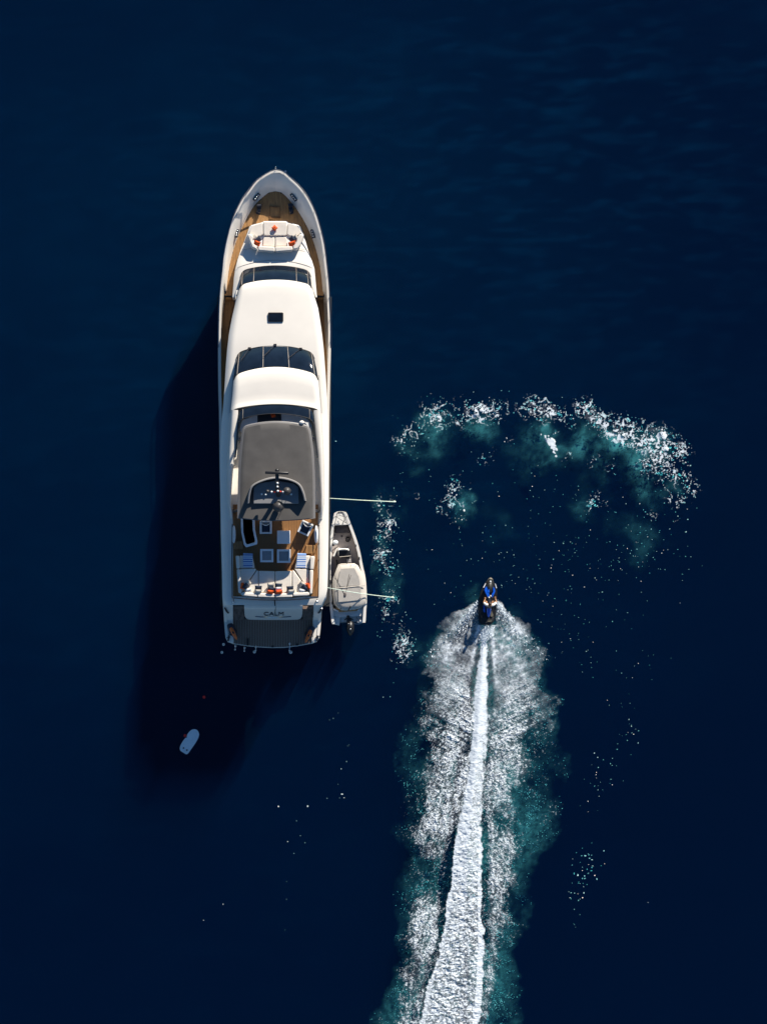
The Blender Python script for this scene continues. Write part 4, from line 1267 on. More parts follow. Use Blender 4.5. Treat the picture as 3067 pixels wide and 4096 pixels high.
for u, v in ((800, 768), (838, 735)):
    mk('gauge', MB().ball(Q(8, u, v, 1.14), (.05, .06, .03)), M['buoy'], J)
rows = []
for v, w_, z in ((780, 40, .88), (850, 55, .92), (950, 62, .90), (1030, 62, .90), (1120, 55, .86), (1200, 38, .80), (1235, 15, .72)):
    rows.append([Q(8, 805 - (v - 780) * .04 + w_ * k, v, z - .22 * abs(k) ** 3) for k in np.linspace(-1, 1, 11)])
seat = mk('seat', shell(rows, .45), M['navyshell'], J)
mk('seat_pad', MB().grid([[p + Vector((0, 0, .012)) for p in r[1:-1]] for r in rows[3:]]), M['blue'], seat)
for pts in (((660, 950), (700, 960), (712, 1120), (672, 1115)),):
    mk('side_panel', MB().prism(poly(8, pts, .62), .5), M['blue'], J)
mk('stern_grip', MB().prism(poly(8, ((775, 1325), (858, 1312), (860, 1335), (780, 1350)), .56), .45), M['bronze'], J)
mk('stern_trim', MB().prism(poly(8, ((858, 1080), (902, 1180), (890, 1218), (832, 1222)), .58), .45), M['bronze'], J)
mk('reboarding_mat', MB().prism(poly(8, ((600, 1240), (690, 1230), (760, 1260), (920, 1230), (900, 1310), (850, 1370), (640, 1380), (590, 1320)), .50), .4), M['rubber'], J, bevel=.02)

# rider: one skinned body
P = thing('person', 'person in a white shirt and dark vest riding the jet ski', 'person', Q(8, 805, 960, .9))
nodes = [Q(8, 800, 985, 1.02), Q(8, 805, 975, 1.22), Q(8, 812, 955, 1.42), Q(8, 816, 938, 1.52), Q(8, 822, 925, 1.62), Q(8, 824, 915, 1.74),        # pelvis, waist, chest, neck base, neck, head
         Q(8, 728, 935, 1.42), Q(8, 672, 885, 1.26), Q(8, 705, 815, 1.17),                         # left shoulder, elbow, wrist
         Q(8, 905, 940, 1.42), Q(8, 975, 880, 1.26), Q(8, 950, 800, 1.17),                         # right
         Q(8, 755, 975, 1.0), Q(8, 728, 850, 1.02), Q(8, 672, 905, .66), Q(8, 668, 860, .62),      # left hip, knee, ankle, toe
         Q(8, 855, 975, 1.0), Q(8, 892, 845, 1.02), Q(8, 945, 905, .66), Q(8, 948, 860, .62)]
edges = [(0, 1), (1, 2), (2, 3), (3, 4), (4, 5), (2, 6), (6, 7), (7, 8), (2, 9), (9, 10), (10, 11), (0, 12), (12, 13), (13, 14), (14, 15), (0, 16), (16, 17), (17, 18), (18, 19)]
rad = [.15, .14, .16, .09, .06, .095, .075, .05, .036, .075, .05, .036, .10, .07, .045, .035, .10, .07, .045, .035]
hands = []
for wi, sx in ((8, -1), (11, 1)):                        # palm and fingers closed over the bar
    w0 = nodes[wi]
    pi = len(nodes)
    nodes.append(w0 + Vector((0, .08, .0)))
    rad.append(.034)
    edges.append((wi, pi))
me = bpy.data.meshes.new('body')
me.from_pydata([tuple(v - P.location) for v in nodes], edges, [])
bo = bpy.data.objects.new('body', me)
COL.objects.link(bo)
bo.parent = P
sk_ = bo.modifiers.new('skin', 'SKIN')
for i, v in enumerate(me.skin_vertices[0].data):
    v.radius = (rad[i], rad[i] * (.8 if i in (0, 1, 2) else 1))
    v.use_root = (i == 0)
sub = bo.modifiers.new('sub', 'SUBSURF')
sub.levels = sub.render_levels = 2
me.materials.append(M['skin'])
def limb(name, pts, r0, r1, m_):
    return mk(name, MB().tube(smooth_path(pts, 8), r0, 10, r1), m_, P, angle=80)
for wi, sx in ((20, -1), (21, 1)):
    for k in range(4):
        b0 = nodes[wi] + Vector((-.033 + .022 * k, .02, .01))
        l_ = (.055, .062, .058, .046)[k if sx > 0 else 3 - k]
        limb('finger', [b0, b0 + Vector((0, l_ * .6, .0)), b0 + Vector((0, l_ * .8, -.035)), b0 + Vector((0, l_ * .3, -.05))], .011, .008, M['skin'])
    b0 = nodes[wi] + Vector((-sx * .035, -.02, 0))
    limb('thumb', [b0, b0 + Vector((-sx * .025, .03, -.01)), b0 + Vector((-sx * .012, .055, -.035))], .012, .009, M['skin'])
hd = nodes[5]
mk('hair', MB().ball(hd + Vector((0, -.015, .03)), (.108, .122, .115), 16, 10).ball(hd + Vector((-.02, -.1, -.05)), (.07, .09, .10)).ball(hd + Vector((.01, -.17, -.13)), (.045, .09, .07)), M['hair'], P)
mk('face', MB().ball(hd + Vector((0, .105, -.02)), (.016, .022, .02), 8, 6).ball(hd + Vector((-.095, 0, -.02)), (.015, .03, .035), 8, 6).ball(hd + Vector((.095, 0, -.02)), (.015, .03, .035), 8, 6), M['skin'], P)
mk('eye', MB().ball(hd + Vector((-.035, .09, .01)), .012, 8, 6).ball(hd + Vector((.035, .09, .01)), .012, 8, 6), M['black'], P)
mk('mouth', MB().ball(hd + Vector((0, .09, -.065)), (.025, .008, .006), 8, 6), M['redlamp'], P)
limb('sleeve', [nodes[2].lerp(nodes[6], .5) + Vector((0, 0, .03)), nodes[6] + Vector((0, 0, .01)), nodes[6].lerp(nodes[7], .75)], .105, .085, M['white'])
limb('sleeve', [nodes[2].lerp(nodes[9], .5) + Vector((0, 0, .03)), nodes[9] + Vector((0, 0, .01)), nodes[9].lerp(nodes[10], .75)], .105, .085, M['white'])
rows = []
for p, rx, ry in ((nodes[0], .19, .15), (nodes[1], .19, .16), (nodes[2], .20, .17), (nodes[3], .13, .12)):
    rows.append([p + Vector((rx * math.cos(t_), ry * math.sin(t_), 0)) for t_ in [2 * math.pi * k / 16 for k in range(16)]])
mk('life_vest', MB().grid(rows, True), M['navyshell'], P, angle=80)
for h, kn in ((12, 13), (16, 17)):
    limb('shorts', [nodes[h] + Vector((0, -.02, .01)), nodes[h].lerp(nodes[kn], .55)], .125, .105, M['navy'])

# ------------------------------------------------------------------ foam
def vnoise(x, y, cell, seed):
    g = np.random.default_rng(seed)
    gx, gy = x / cell, y / cell
    x0, y0 = np.floor(gx.min()), np.floor(gy.min())
    nx, ny = int(gx.max() - x0) + 3, int(gy.max() - y0) + 3
    L = g.random((ny, nx))
    gx, gy = gx - x0, gy - y0
    i, j = gx.astype(int), gy.astype(int)
    fx, fy = gx - i, gy - j
    fx, fy = fx * fx * (3 - 2 * fx), fy * fy * (3 - 2 * fy)
    return (L[j, i] * (1 - fx) + L[j, i + 1] * fx) * (1 - fy) + (L[j + 1, i] * (1 - fx) + L[j + 1, i + 1] * fx) * fy
def fbm(x, y, cell, seed, oct=4, gain=.55):
    s, a_, t_ = 0, 1, 0
    for k in range(oct):
        ang = .6 * k
        s = s + a_ * vnoise(x * math.cos(ang) - y * math.sin(ang), x * math.sin(ang) + y * math.cos(ang), cell / 2 ** k, seed + k)
        t_ += a_
        a_ *= gain
    return s / t_
def ridge(x, y, cell, seed, oct=3):
    s, a_, t_ = 0, 1, 0
    for k in range(oct):
        s = s + a_ * (1 - np.abs(2 * vnoise(x + 3.3 * k, y * 1.0 - 1.7 * k, cell / 1.9 ** k, seed + k) - 1))
        t_ += a_
        a_ *= .6
    return s / t_
def sstep(e0, e1, x):
    t_ = np.clip((x - e0) / (e1 - e0), 0, 1)
    return t_ * t_ * (3 - 2 * t_)
def cells(name, PX, PY, Z, keep, m_, label, jit=.35, amount=None):
    """mesh of the kept cells of a grid given in picture pixels (water level)"""
    ny, nx = PX.shape
    jx = (RNG.random(PX.shape) - .5) * jit * (PX[0, 1] - PX[0, 0]) * 2
    jy = (RNG.random(PX.shape) - .5) * jit * (PY[1, 0] - PY[0, 0]) * 2
    X, Y = (PX + jx - PX0) / S, (PY0 - PY - jy) / S
    k = (H - Z) / H
    V = np.stack([X * k, Y * k, Z], -1).reshape(-1, 3)
    idx = np.arange(ny * nx).reshape(ny, nx)
    F = np.stack([idx[1:, :-1], idx[1:, 1:], idx[:-1, 1:], idx[:-1, :-1]], -1)[keep]
    used, inv = np.unique(F.ravel(), return_inverse=True)
    V = V[used]
    F = inv.reshape(-1, 4)
    me = bpy.data.meshes.new(name)
    me.vertices.add(len(V))
    me.vertices.foreach_set('co', V.astype(np.float32).ravel())
    me.loops.add(F.size)
    me.loops.foreach_set('vertex_index', F.astype(np.int32).ravel())
    me.polygons.add(len(F))
    me.polygons.foreach_set('loop_start', np.arange(0, F.size, 4, dtype=np.int32))
    me.polygons.foreach_set('use_smooth', np.ones(len(F), bool))
    me.update(calc_edges=True)
    if amount is not None:
        at_ = me.attributes.new('foam_amount', 'FLOAT', 'POINT')
        at_.data.foreach_set('value', np.clip(amount, 0, 1).ravel()[used].astype(np.float32))
    me.materials.append(m_)
    o = bpy.data.objects.new(name, me)
    COL.objects.link(o)
    tag(o, label, None, None, 'stuff')
    return o
def sheet(name, PX, PY, z, D, label, m_='bubbles'):
    ny, nx = PX.shape
    X, Y = (PX - PX0) / S * (H - z) / H, (PY0 - PY) / S * (H - z) / H
    idx = np.arange(ny * nx).reshape(ny, nx)
    Dm = np.maximum.reduce([D[:-1, :-1], D[1:, :-1], D[:-1, 1:], D[1:, 1:]])
    F = np.stack([idx[1:, :-1], idx[1:, 1:], idx[:-1, 1:], idx[:-1, :-1]], -1)[Dm > .004]
    used, inv = np.unique(F.ravel(), return_inverse=True)
    V = np.stack([X, Y, np.full_like(X, z)], -1).reshape(-1, 3)[used]
    me = bpy.data.meshes.new(name)
    me.from_pydata(V.tolist(), [], inv.reshape(-1, 4).tolist())
    at_ = me.attributes.new('bubble_amount', 'FLOAT', 'POINT')
    at_.data.foreach_set('value', D.ravel()[used].astype(np.float32))
    me.materials.append(M[m_])
    o = bpy.data.objects.new(name, me)
    COL.objects.link(o)
    tag(o, label, None, None, 'stuff')
    return o

# --- wake of the jet ski
st = 2.0
PXg, PYg = np.meshgrid(np.arange(1470, 2300, st), np.arange(2395, 4120, st))
def it(t_, y):
    a_ = np.array(t_, float)
    return np.interp(y, a_[:, 0], a_[:, 1])
y = PYg
wob = (fbm(PXg * 0 + 7, PYg, 60, 901, 3) - .5)
sL = it([(2490, 1932), (2530, 1916), (2620, 1909), (2760, 1893), (2900, 1882), (3000, 1876), (3100, 1862), (3330, 1824), (3560, 1799), (3700, 1778), (3790, 1762), (3850, 1738), (3950, 1709), (4096, 1680), (4130, 1674)], y)
sR = it([(2490, 1962), (2530, 1956), (2620, 1955), (2760, 1957), (2900, 1955), (3000, 1950), (3100, 1940), (3330, 1927), (3560, 1925), (3790, 1932), (3950, 1930), (4096, 1916), (4130, 1914)], y)
wL = it([(2395, 1912), (2430, 1870), (2446, 1835), (2492, 1757), (2561, 1711), (2629, 1693), (2721, 1702), (2813, 1690), (2905, 1660), (2974, 1690), (3088, 1695), (3329, 1640), (3444, 1690), (3513, 1709), (3605, 1640), (3697, 1604), (3834, 1631), (3926, 1590), (4096, 1560), (4130, 1560)], y)
wR = it([(2395, 1992), (2430, 2020), (2446, 2046), (2492, 2111), (2538, 2157), (2629, 2180), (2721, 2198), (2813, 2222), (2880, 2225), (2974, 2120), (3088, 2101), (3199, 2065), (3306, 2109), (3398, 2125), (3513, 2072), (3605, 2058), (3720, 2067), (3811, 2012), (3949, 1985), (4096, 1953), (4130, 1950)], y)
tL = it([(2395, 1905), (2446, 1815), (2561, 1690), (2721, 1672), (2813, 1655), (2905, 1630), (2974, 1588), (3088, 1578), (3329, 1586), (3420, 1620), (3513, 1567), (3605, 1555), (3697, 1575), (3834, 1600), (3926, 1560), (4096, 1480), (4130, 1470)], y)
tR = it([(2395, 1998), (2446, 2060), (2561, 2180), (2721, 2215), (2813, 2238), (2974, 2240), (3088, 2255), (3199, 2267), (3306, 2240), (3398, 2195), (3513, 2120), (3605, 2160), (3720, 2110), (3811, 2060), (3949, 2080), (4096, 2095), (4130, 2095)], y)
Xm, Ym = PXg / S, PYg / S                       # metres
edge = (fbm(Xm, Ym, 1.6, 31, 5) - .5)
edge2 = (fbm(Xm, Ym, .55, 33, 4) - .5)
left = PXg < (sL + sR) / 2
tt = np.where(left, (sL - PXg) / np.maximum(sL - wL, 5), (PXg - sR) / np.maximum(wR - sR, 5)) + edge * .85 + edge2 * .35
to_ = np.where(left, (sL - PXg) / np.maximum(sL - tL, 5), (PXg - sR) / np.maximum(tR - sR, 5)) + edge * .40 + edge2 * .2
gap = np.where(left, sL - PXg, PXg - sR)                  # distance from the white core, in picture pixels
fin0 = ridge(Xm, Ym, .3, 73, 3)
nar = it([(2490, 2), (2600, 7), (3250, 8), (3400, 1), (4130, 0)], y)
feath = it([(2490, 5), (2600, 9), (3200, 11), (3400, 4), (4130, 3)], y)
stream = sstep(0, 1, .5 + (-gap - nar + edge2 * 24 + edge * 8 + (fin0 - .6) * 10) / (2 * feath)) * sstep(2494, 2520, y)
gapw = np.where(left, it([(2395, 0), (2560, 3), (2640, 8), (2700, 13), (2790, 12), (2850, 3), (3150, 3), (3300, 18), (3500, 30), (3700, 26), (3900, 10), (4130, 4)], y),
                it([(2395, 0), (2560, 5), (2640, 10), (2700, 13), (2820, 12), (2900, 3), (3200, 5), (3330, 22), (3480, 30), (3650, 20), (3850, 8), (4130, 3)], y))
gaps = np.where(left, it([(2395, 0), (2560, .2), (2640, .75), (2790, .75), (2870, .05), (3200, .05), (3320, .85), (3700, .85), (3900, .5), (4130, .35)], y),
                it([(2395, 0), (2560, .35), (2640, .8), (2820, .8), (2900, .15), (3200, .3), (3330, .85), (3650, .75), (3850, .45), (4130, .3)], y))
gapm = 1 - gaps * (1 - sstep(gapw * .7, gapw * 1.5 + 5, gap + edge2 * 20))
big = fbm(Xm, Ym * .8, 1.9, 51, 5)
lean = it([(2395, .95), (2700, .6), (3000, .3), (4130, .2)], y)
pp = gap / S - lean * (y / S) * .8                         # lines of flung spray lean outward and astern
streak = .6 * vnoise(pp + .5 * edge, Ym * .22 + np.where(left, 0, 50), .32, 57) + .4 * vnoise(pp + .3 * edge2, Ym * .35 + np.where(left, 0, 50), .14, 58)
wx, wy = (fbm(Xm, Ym, .45, 61, 3) - .5) * .35, (fbm(Xm, Ym, .45, 62, 3) - .5) * .35
out_dir = np.where(left, 1, -1)
fin = ridge(Xm + wx + .45 * out_dir * Ym, Ym * .75 + wy, .095, 71, 3)            # lace drawn out along the wake
fin2 = ridge(Xm + wx, Ym + wy, .30, 75, 3)
grain = RNG.random(PXg.shape)
mist = sstep(2960, 2600, y + edge * 260)         # fine spray near the craft, lace farther back
veil = np.clip(1.0 - np.clip(tt, 0, 2) ** 2.6, 0, 1)
wide = np.clip(1.0 - np.clip(to_, 0, 2) ** 3, 0, 1)
dens = np.clip(veil * (.50 + .16 * sstep(3500, 3800, y) + 1.5 * (big - .42)) + .24 * wide * sstep(.3, .6, big), 0, 1) * gapm * (.32 + 1.35 * streak)
arm = np.exp(-((gap - 36 - (y - 2412) * .74 + edge2 * 14) / (7 + (y - 2400) * .09)) ** 2) * sstep(2396, 2420, y) * sstep(2590, 2500, y) * np.where(left, .6, 1)
inner = np.exp(-((gap - 8 - (y - 2480) * .06) / 8) ** 2) * sstep(2440, 2500, y) * sstep(2720, 2600, y)
soft = fbm(Xm, Ym, .9, 81, 4)
sharpn = fbm(Xm * 1.2, Ym, .22, 83, 3)
dm = (veil * (.22 + 2.0 * np.clip(soft - .42, 0, 1)) + .10 * wide + .55 * arm + .65 * inner) * np.clip(.35 + 1.5 * (sharpn - .18), 0, 1.3) * (.45 + 1.1 * streak) * gapm * sstep(2392, 2425, y)
hullm = (np.abs(PXg - 1948) < np.where(y < 2500, 36, 0))
thr = 1.0 - .40 * dens ** .8
lace = sstep(-.07, .07, fin * .72 + fin2 * .28 + (grain - .5) * .20 - thr) * (.55 + .35 * grain) + .09 * dens
a_m = 1.25 * dm * (.75 + .25 * grain) * (.72 + .5 * sstep(.55, .95, fin))
fringe = sstep(0, .40, np.maximum(veil, .55 * wide * (1 - mist)))
alpha = a_m * mist * fringe + lace * (dens > .02) * (1 - mist) * sstep(.01, .08, dens)
core_t = np.clip((PXg - sL) / np.maximum(sR - sL, 5), 0, 1)
dark = sstep(2950, 4000, y)
hole_n = ridge(Xm * .9 + wx, Ym * 1.6 + wy, .24, 91, 3)
rightpart = sstep(.48, .56, core_t + edge2 * .25) * it([(2880, 0), (2960, .55), (3250, .55), (3400, .3), (4130, .2)], y)
soften = np.where(core_t > .88, .15, 1) * np.where(core_t < .08, .4, 1)
a_c = sstep(.15, .85, stream) * (1 - .94 * np.maximum(sstep(-.05, .06, hole_n - .84 + .13 * (dark + rightpart)), sstep(-.04, .05, fin - .86 + .12 * (dark + rightpart))) * np.clip((.10 + dark * 1.0 + rightpart) * soften, 0, 1) * (.7 + .3 * grain)) * sstep(2490, 2560, y + 40 * fin)
alpha = alpha * (1 - .92 * stream) + a_c * stream ** .5
alpha[hullm] = 0
Z = .02 + (.09 * fbm(Xm, Ym, .15, 101, 3) * (dens + .2) + .06 * grain * dens) * (1 - .75 * mist) + .10 * mist * soft * veil
mound = np.clip(1 - (2 * core_t - 1) ** 2, 0, 1)
rimt = sstep(0, .22, core_t) * sstep(1, .80, core_t)
lump = .6 * fbm(Xm + .25 * Ym + wx, Ym * 1.25 + wy, .26, 111, 4) + .4 * fbm(Xm - .2 * Ym, Ym, .6, 117, 3)
Zs = .05 + it([(2490, .03), (2560, .10), (2800, .12), (3100, .16), (3500, .12), (4130, .05)], y) * (mound * .5 + .5 * np.exp(-((core_t - it([(2490, .5), (2900, .42), (3200, .45), (4130, .92)], y)) / .2) ** 2)) + it([(2490, .02), (2900, .07), (3250, .16), (3500, .24), (4130, .28)], y) * (lump - .4) * (.25 + .75 * rimt) + .06 * (hole_n - .5) * (.3 + dark)
Z = np.where(stream > .3, np.maximum(Z, Zs), Z)
Z = np.maximum(Z, .012)
am_ = np.maximum.reduce([alpha[:-1, :-1], alpha[1:, :-1], alpha[:-1, 1:], alpha[1:, 1:]])
cells('wake_foam', PXg, PYg, Z, am_ > .03, M['froth'], 'white churned wake trailing behind the jet ski', amount=alpha)
# submerged bubbles beside the wake
P2x, P2y = PXg[::3, ::3], PYg[::3, ::3]
D = np.clip(1 - np.clip(to_[::3, ::3], 0, 2) ** 3, 0, 1) * np.clip(.2 + 1.6 * (fbm(P2x / S, P2y / S, 2.6, 121, 4) - .3), 0, 1)
D = D * (to_[::3, ::3] < 1.1) * sstep(2420, 2600, P2y) * (.55 + .9 * sstep(.4, .9, fin2[::3, ::3]))
sheet('bubble_cloud', P2x, P2y, -.95, D * np.where(P2x < 1900, .32, .42), 'teal cloud of bubbles under the jet ski wake')
kt = (grain < .26 * np.clip(1 - np.clip(to_, 0, 2) ** 2.2, 0, 1) * np.clip(2.2 * (fbm(Xm, Ym, .6, 131, 3) - .38), 0, 1)) & (fin > .62) & ~hullm & (to_ < 1)
cells('sunken_foam', PXg, PYg, -.5 - .8 * fbm(Xm, Ym, .8, 141, 2), kt[:-1, :-1], M['foam'], 'dim teal flecks drifting just under the wake', .4)

# --- curved trail of older foam
blobs = [(1600, 1790, 30, .30), (1595, 1770, 25, .4), (1610, 1745, 25, .35), (1650, 1733, 25, .5), (1690, 1705, 30, .4), (1725, 1630, 32, .75), (1750, 1662, 25, .7), (1755, 1690, 22, .5), (1800, 1645, 28, .45), (1850, 1622, 28, .5), (1850, 1685, 25, .4),
         (1885, 1658, 22, .9), (1918, 1642, 20, 1.2), (1940, 1625, 28, .5), (1965, 1668, 28, .55), (1990, 1640, 28, .4), (2035, 1622, 25, .2), (2030, 1765, 18, .5), (1930, 1850, 18, .5), (1955, 1825, 20, .35), (2000, 1800, 25, .2), (2110, 1640, 25, .55), (2135, 1615, 28, .7), (2155, 1655, 25, .5), (2160, 1720, 14, .4), (2190, 1640, 28, .6),
         (2205, 1648, 25, .75), (2255, 1668, 22, .4), (2290, 1692, 20, .5), (2328, 1632, 26, .85), (2358, 1645, 24, .9), (2378, 1680, 22, .7), (2405, 1700, 24, .85), (2433, 1716, 22, 1.1), (2460, 1735, 22, 1.2), (2490, 1742, 20, 1.1), (2515, 1748, 22, .8), (2475, 1685, 28, .5), (2515, 1690, 26, .5),
         (2545, 1728, 28, .7), (2560, 1765, 26, .7), (2580, 1775, 26, .8), (2612, 1742, 26, .9), (2645, 1750, 26, 1.3), (2645, 1785, 24, 1.0), (2672, 1795, 24, 1.2), (2712, 1790, 26, .9), (2735, 1800, 18, .7), (2738, 1835, 18, .7), (2615, 1825, 24, .7), (2640, 1845, 24, .8), (2605, 1860, 22, .6), (2560, 1850, 22, .45), (2580, 1885, 20, .5),
         (2680, 1888, 26, .6), (2715, 1895, 22, .6), (2740, 1900, 20, .5), (2650, 1925, 24, .55), (2765, 1940, 20, .5), (2770, 1965, 20, .45), (2740, 1995, 20, .35), (2685, 2000, 22, .5), (2725, 2010, 16, .4), (2700, 2090, 18, .3), (2370, 2010, 18, .6), (2355, 2030, 16, .5), (2385, 1980, 18, .5), (2430, 2020, 18, .3), (2590, 2055, 18, .45), (2610, 2060, 14, .4), (2440, 1875, 18, .5),
         (2360, 1855, 14, .5), (2385, 1828, 12, .5), (2270, 1825, 14, .5), (2255, 1830, 12, .6), (2275, 1765, 10, .5), (2215, 1730, 12, .6),
         (1800, 1945, 16, .5), (1820, 1915, 18, .5), (1785, 1985, 16, .55), (1830, 1985, 22, .6), (1750, 2030, 14, .6), (1805, 2035, 22, .6), (1830, 2080, 22, .6), (1870, 1950, 18, .4), (1885, 2010, 18, .4), (1665, 1985, 10, .5), (1530, 2010, 26, .6), (1545, 2100, 28, .6), (1560, 2095, 18, .6), (1530, 2145, 24, .5), (1515, 2205, 22, .9), (1525, 2235, 20, .8), (1540, 2265, 22, .5), (1565, 2262, 18, .5), (1560, 2300, 14, .5), (1558, 2385, 18, .7), (1570, 2400, 16, .6), (1520, 2420, 22, .3), (1545, 2450, 30, .3), (1600, 2575, 24, .5), (1625, 2550, 24, .45), (1630, 2580, 22, .5), (1622, 2620, 26, .55), (1590, 2620, 26, .4), (1585, 2490, 22, .35)]
PXg, PYg = np.meshgrid(np.arange(1480, 2830, st), np.arange(1570, 2680, st))
Xm, Ym = PXg / S, PYg / S
D = np.zeros(PXg.shape)
for bx_, by_, br_, bi in blobs:
    d2 = ((PXg - bx_) ** 2 + (PYg - by_) ** 2) / (br_ * 1.25) ** 2
    D += .85 * bi * np.exp(-d2)
sp = np.zeros(PXg.shape)
for bx_, by_, br_, bi in ((2188, 1748, 9, 2), (2200, 1765, 15, 2.2), (2210, 1785, 15, 2.2), (2218, 1805, 11, 2), (2222, 1825, 7, 1.5), (2165, 1738, 7, 1.6), (2175, 1745, 7, 1.4), (1922, 1640, 9, 1.4), (1900, 1655, 8, 1.2), (1850, 2045, 9, .9), (1858, 2020, 9, .8), (2652, 1750, 12, 1.2), (2645, 1732, 10, 1.2), (2490, 1742, 8, 1.0), (2668, 1800, 9, 1.2)):
    sp += bi * np.exp(-((PXg - bx_) ** 2 + (PYg - by_) ** 2) / br_ ** 2)
warp = (fbm(Xm, Ym, 1.2, 201, 3) - .5) * .7
warp2, warp3 = (fbm(Xm, Ym, .35, 203, 3) - .5) * .55, (fbm(Xm, Ym, .35, 206, 3) - .5) * .55
fil = 1 - np.abs(2 * vnoise(Xm + warp + warp2, Ym - warp + warp3, .60, 211) - 1)
fil2 = 1 - np.abs(2 * vnoise(Xm - warp + warp3, Ym + warp + warp2, .30, 213) - 1)
brk = sstep(.36, .56, fbm(Xm, Ym, .30, 217, 3))
fil, fil2 = fil * (.945 + .055 * brk), fil2 * (.935 + .065 * brk)
spk = fbm(Xm * 1.1, Ym, .15, 221, 2)
spk2 = fbm(Xm, Ym * 1.1, .10, 225, 2)
grain = RNG.random(PXg.shape)
Dw = np.zeros(PXg.shape)
for bx_, by_, br_, bi in blobs:
    Dw += bi * np.exp(-((PXg - bx_) ** 2 + (PYg - by_) ** 2) / (br_ * 1.6) ** 2)
patch = fbm(Xm, Ym, .6, 227, 3)
keep = ((spk > .985 - .34 * np.clip(D, 0, 1.2)) & (D > .08) & (patch > .38)) | ((spk2 > 1.06 - .24 * np.clip(Dw, 0, 1.1) - .25 * (patch - .5)) & (Dw > .10)) | ((np.maximum(fil, fil2 * .985) > 1.015 - .075 * np.clip(D, 0, 1.25)) & (D > .30)) | (.62 * np.minimum(sp, 1.3) + 1.3 * (fbm(Xm - .3 * Ym, Ym * .5, .20, 231, 3) - .5) + .5 * (fil2 - .7) > .62) & (sp > .25)
Zf = .012 + .03 * fbm(Xm, Ym, .2, 241, 2) + .10 * np.clip(sp, 0, 1)
fmax = np.maximum(fil, fil2 * .99)
lace_t = sstep(-.022, .012, fmax - 1.008 + .060 * np.clip(Dw, 0, 1.2) - .03 * (patch - .5)) * sstep(.10, .45, Dw) * (.45 + .5 * sstep(.30, .60, patch)) * (.75 + .25 * grain)
thin = .05 * sstep(.5, 1.2, Dw) * sstep(.45, .7, fbm(Xm, Ym, .35, 233, 4))
am_t = np.maximum(np.where(keep, .95, 0), np.maximum(lace_t, thin))
cells('trail_foam', PXg, PYg, Zf, np.maximum.reduce([am_t[:-1, :-1], am_t[1:, :-1], am_t[:-1, 1:], am_t[1:, 1:]]) > .04, M['froth'], 'broken white foam of the curved older trail', .3, amount=am_t)
sub_k = ((fbm(Xm + 9, Ym, .15, 251, 2) > 1.02 - .34 * np.clip(Dw, 0, .9)) | (np.maximum(fil, fil2) > 1.01 - .055 * np.clip(Dw, 0, 1))) & (Dw > .2) & (grain < .75)
cells('sunken_trail_foam', PXg, PYg, -.45 - .9 * fbm(Xm, Ym, .9, 261, 2), sub_k[:-1, :-1], M['foam'], 'faint teal foam sunk beneath the curved trail', .3)
P2x, P2y = PXg[::4, ::4], PYg[::4, ::4]
D2 = np.zeros(P2x.shape)
Qx, Qy = P2x + (fbm(P2x / S, P2y / S, 1.8, 281, 4) - .5) * 190, P2y + (fbm(P2x / S, P2y / S, 1.8, 291, 4) - .5) * 190
for bx_, by_, br_, bi in ((1720, 1745, 50, .35), (1760, 1690, 50, .4), (1660, 1800, 40, .25), (1930, 1690, 40, .5), (1960, 1735, 35, .45), (2180, 1790, 55, .6), (2215, 1760, 35, .9), (2200, 1800, 35, .9), (2310, 1735, 55, .6), (2370, 1745, 55, .7), (2420, 1760, 50, .7), (2480, 1775, 50, .7), (2560, 1800, 55, .8), (2540, 1870, 45, .9), (2500, 1890, 40, .7), (2620, 1820, 50, .8), (2560, 1920, 45, .5), (2640, 1960, 45, .5),
                          (1860, 2010, 25, 1.0), (1850, 2060, 30, 1.0), (1820, 2080, 25, .6), (1870, 2085, 28, .6), (2330, 2020, 50, .35), (2400, 1890, 40, .3), (2540, 2150, 60, .2), (1540, 2060, 40, .35), (1520, 2215, 40, .35), (1555, 2340, 40, .3), (1630, 2570, 45, .25), (1610, 2040, 60, .2), (2080, 1560, 1, 0), (2100, 1800, 70, .15), (1990, 2090, 60, .08), (2380, 3560, 60, .2), (2000, 2440, 40, .25), (1900, 2400, 30, .2)):
    D2 += bi * np.exp(-((Qx - bx_) ** 2 + (Qy - by_) ** 2) / br_ ** 2)
D2 = np.clip(D2, 0, 1) * np.clip(.15 + 2.2 * (fbm(P2x / S + warp[::4, ::4] * 1.5, P2y / S, 1.6, 271, 4) - .3), 0, 1.1)
sheet('trail_bubbles', P2x, P2y, -.9, np.clip(D2 * .55 * (.6 + .7 * sstep(.55, .95, np.maximum(fil, fil2)[::4, ::4])), 0, .85), 'teal bubble clouds below the curved foam trail')

# --- added sheet: light falloff towards the corners and ripple gleam, put into its density
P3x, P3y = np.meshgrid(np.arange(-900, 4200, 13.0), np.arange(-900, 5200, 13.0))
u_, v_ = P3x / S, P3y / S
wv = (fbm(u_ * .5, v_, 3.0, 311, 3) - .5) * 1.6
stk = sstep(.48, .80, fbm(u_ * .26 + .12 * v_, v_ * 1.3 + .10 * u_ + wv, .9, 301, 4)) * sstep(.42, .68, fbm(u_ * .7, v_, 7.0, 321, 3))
light_fall = np.exp(-(((P3x - 900) / 1500) ** 2 + ((P3y - 1200) / 1500) ** 2))  # paler round the yacht, fading to dark corners like lens vignetting
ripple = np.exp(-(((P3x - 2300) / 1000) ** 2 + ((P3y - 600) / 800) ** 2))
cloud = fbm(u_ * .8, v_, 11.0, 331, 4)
fine = sstep(.45, .8, fbm(u_ * .5 + .2 * v_, v_ * 2.2, .8, 341, 3))
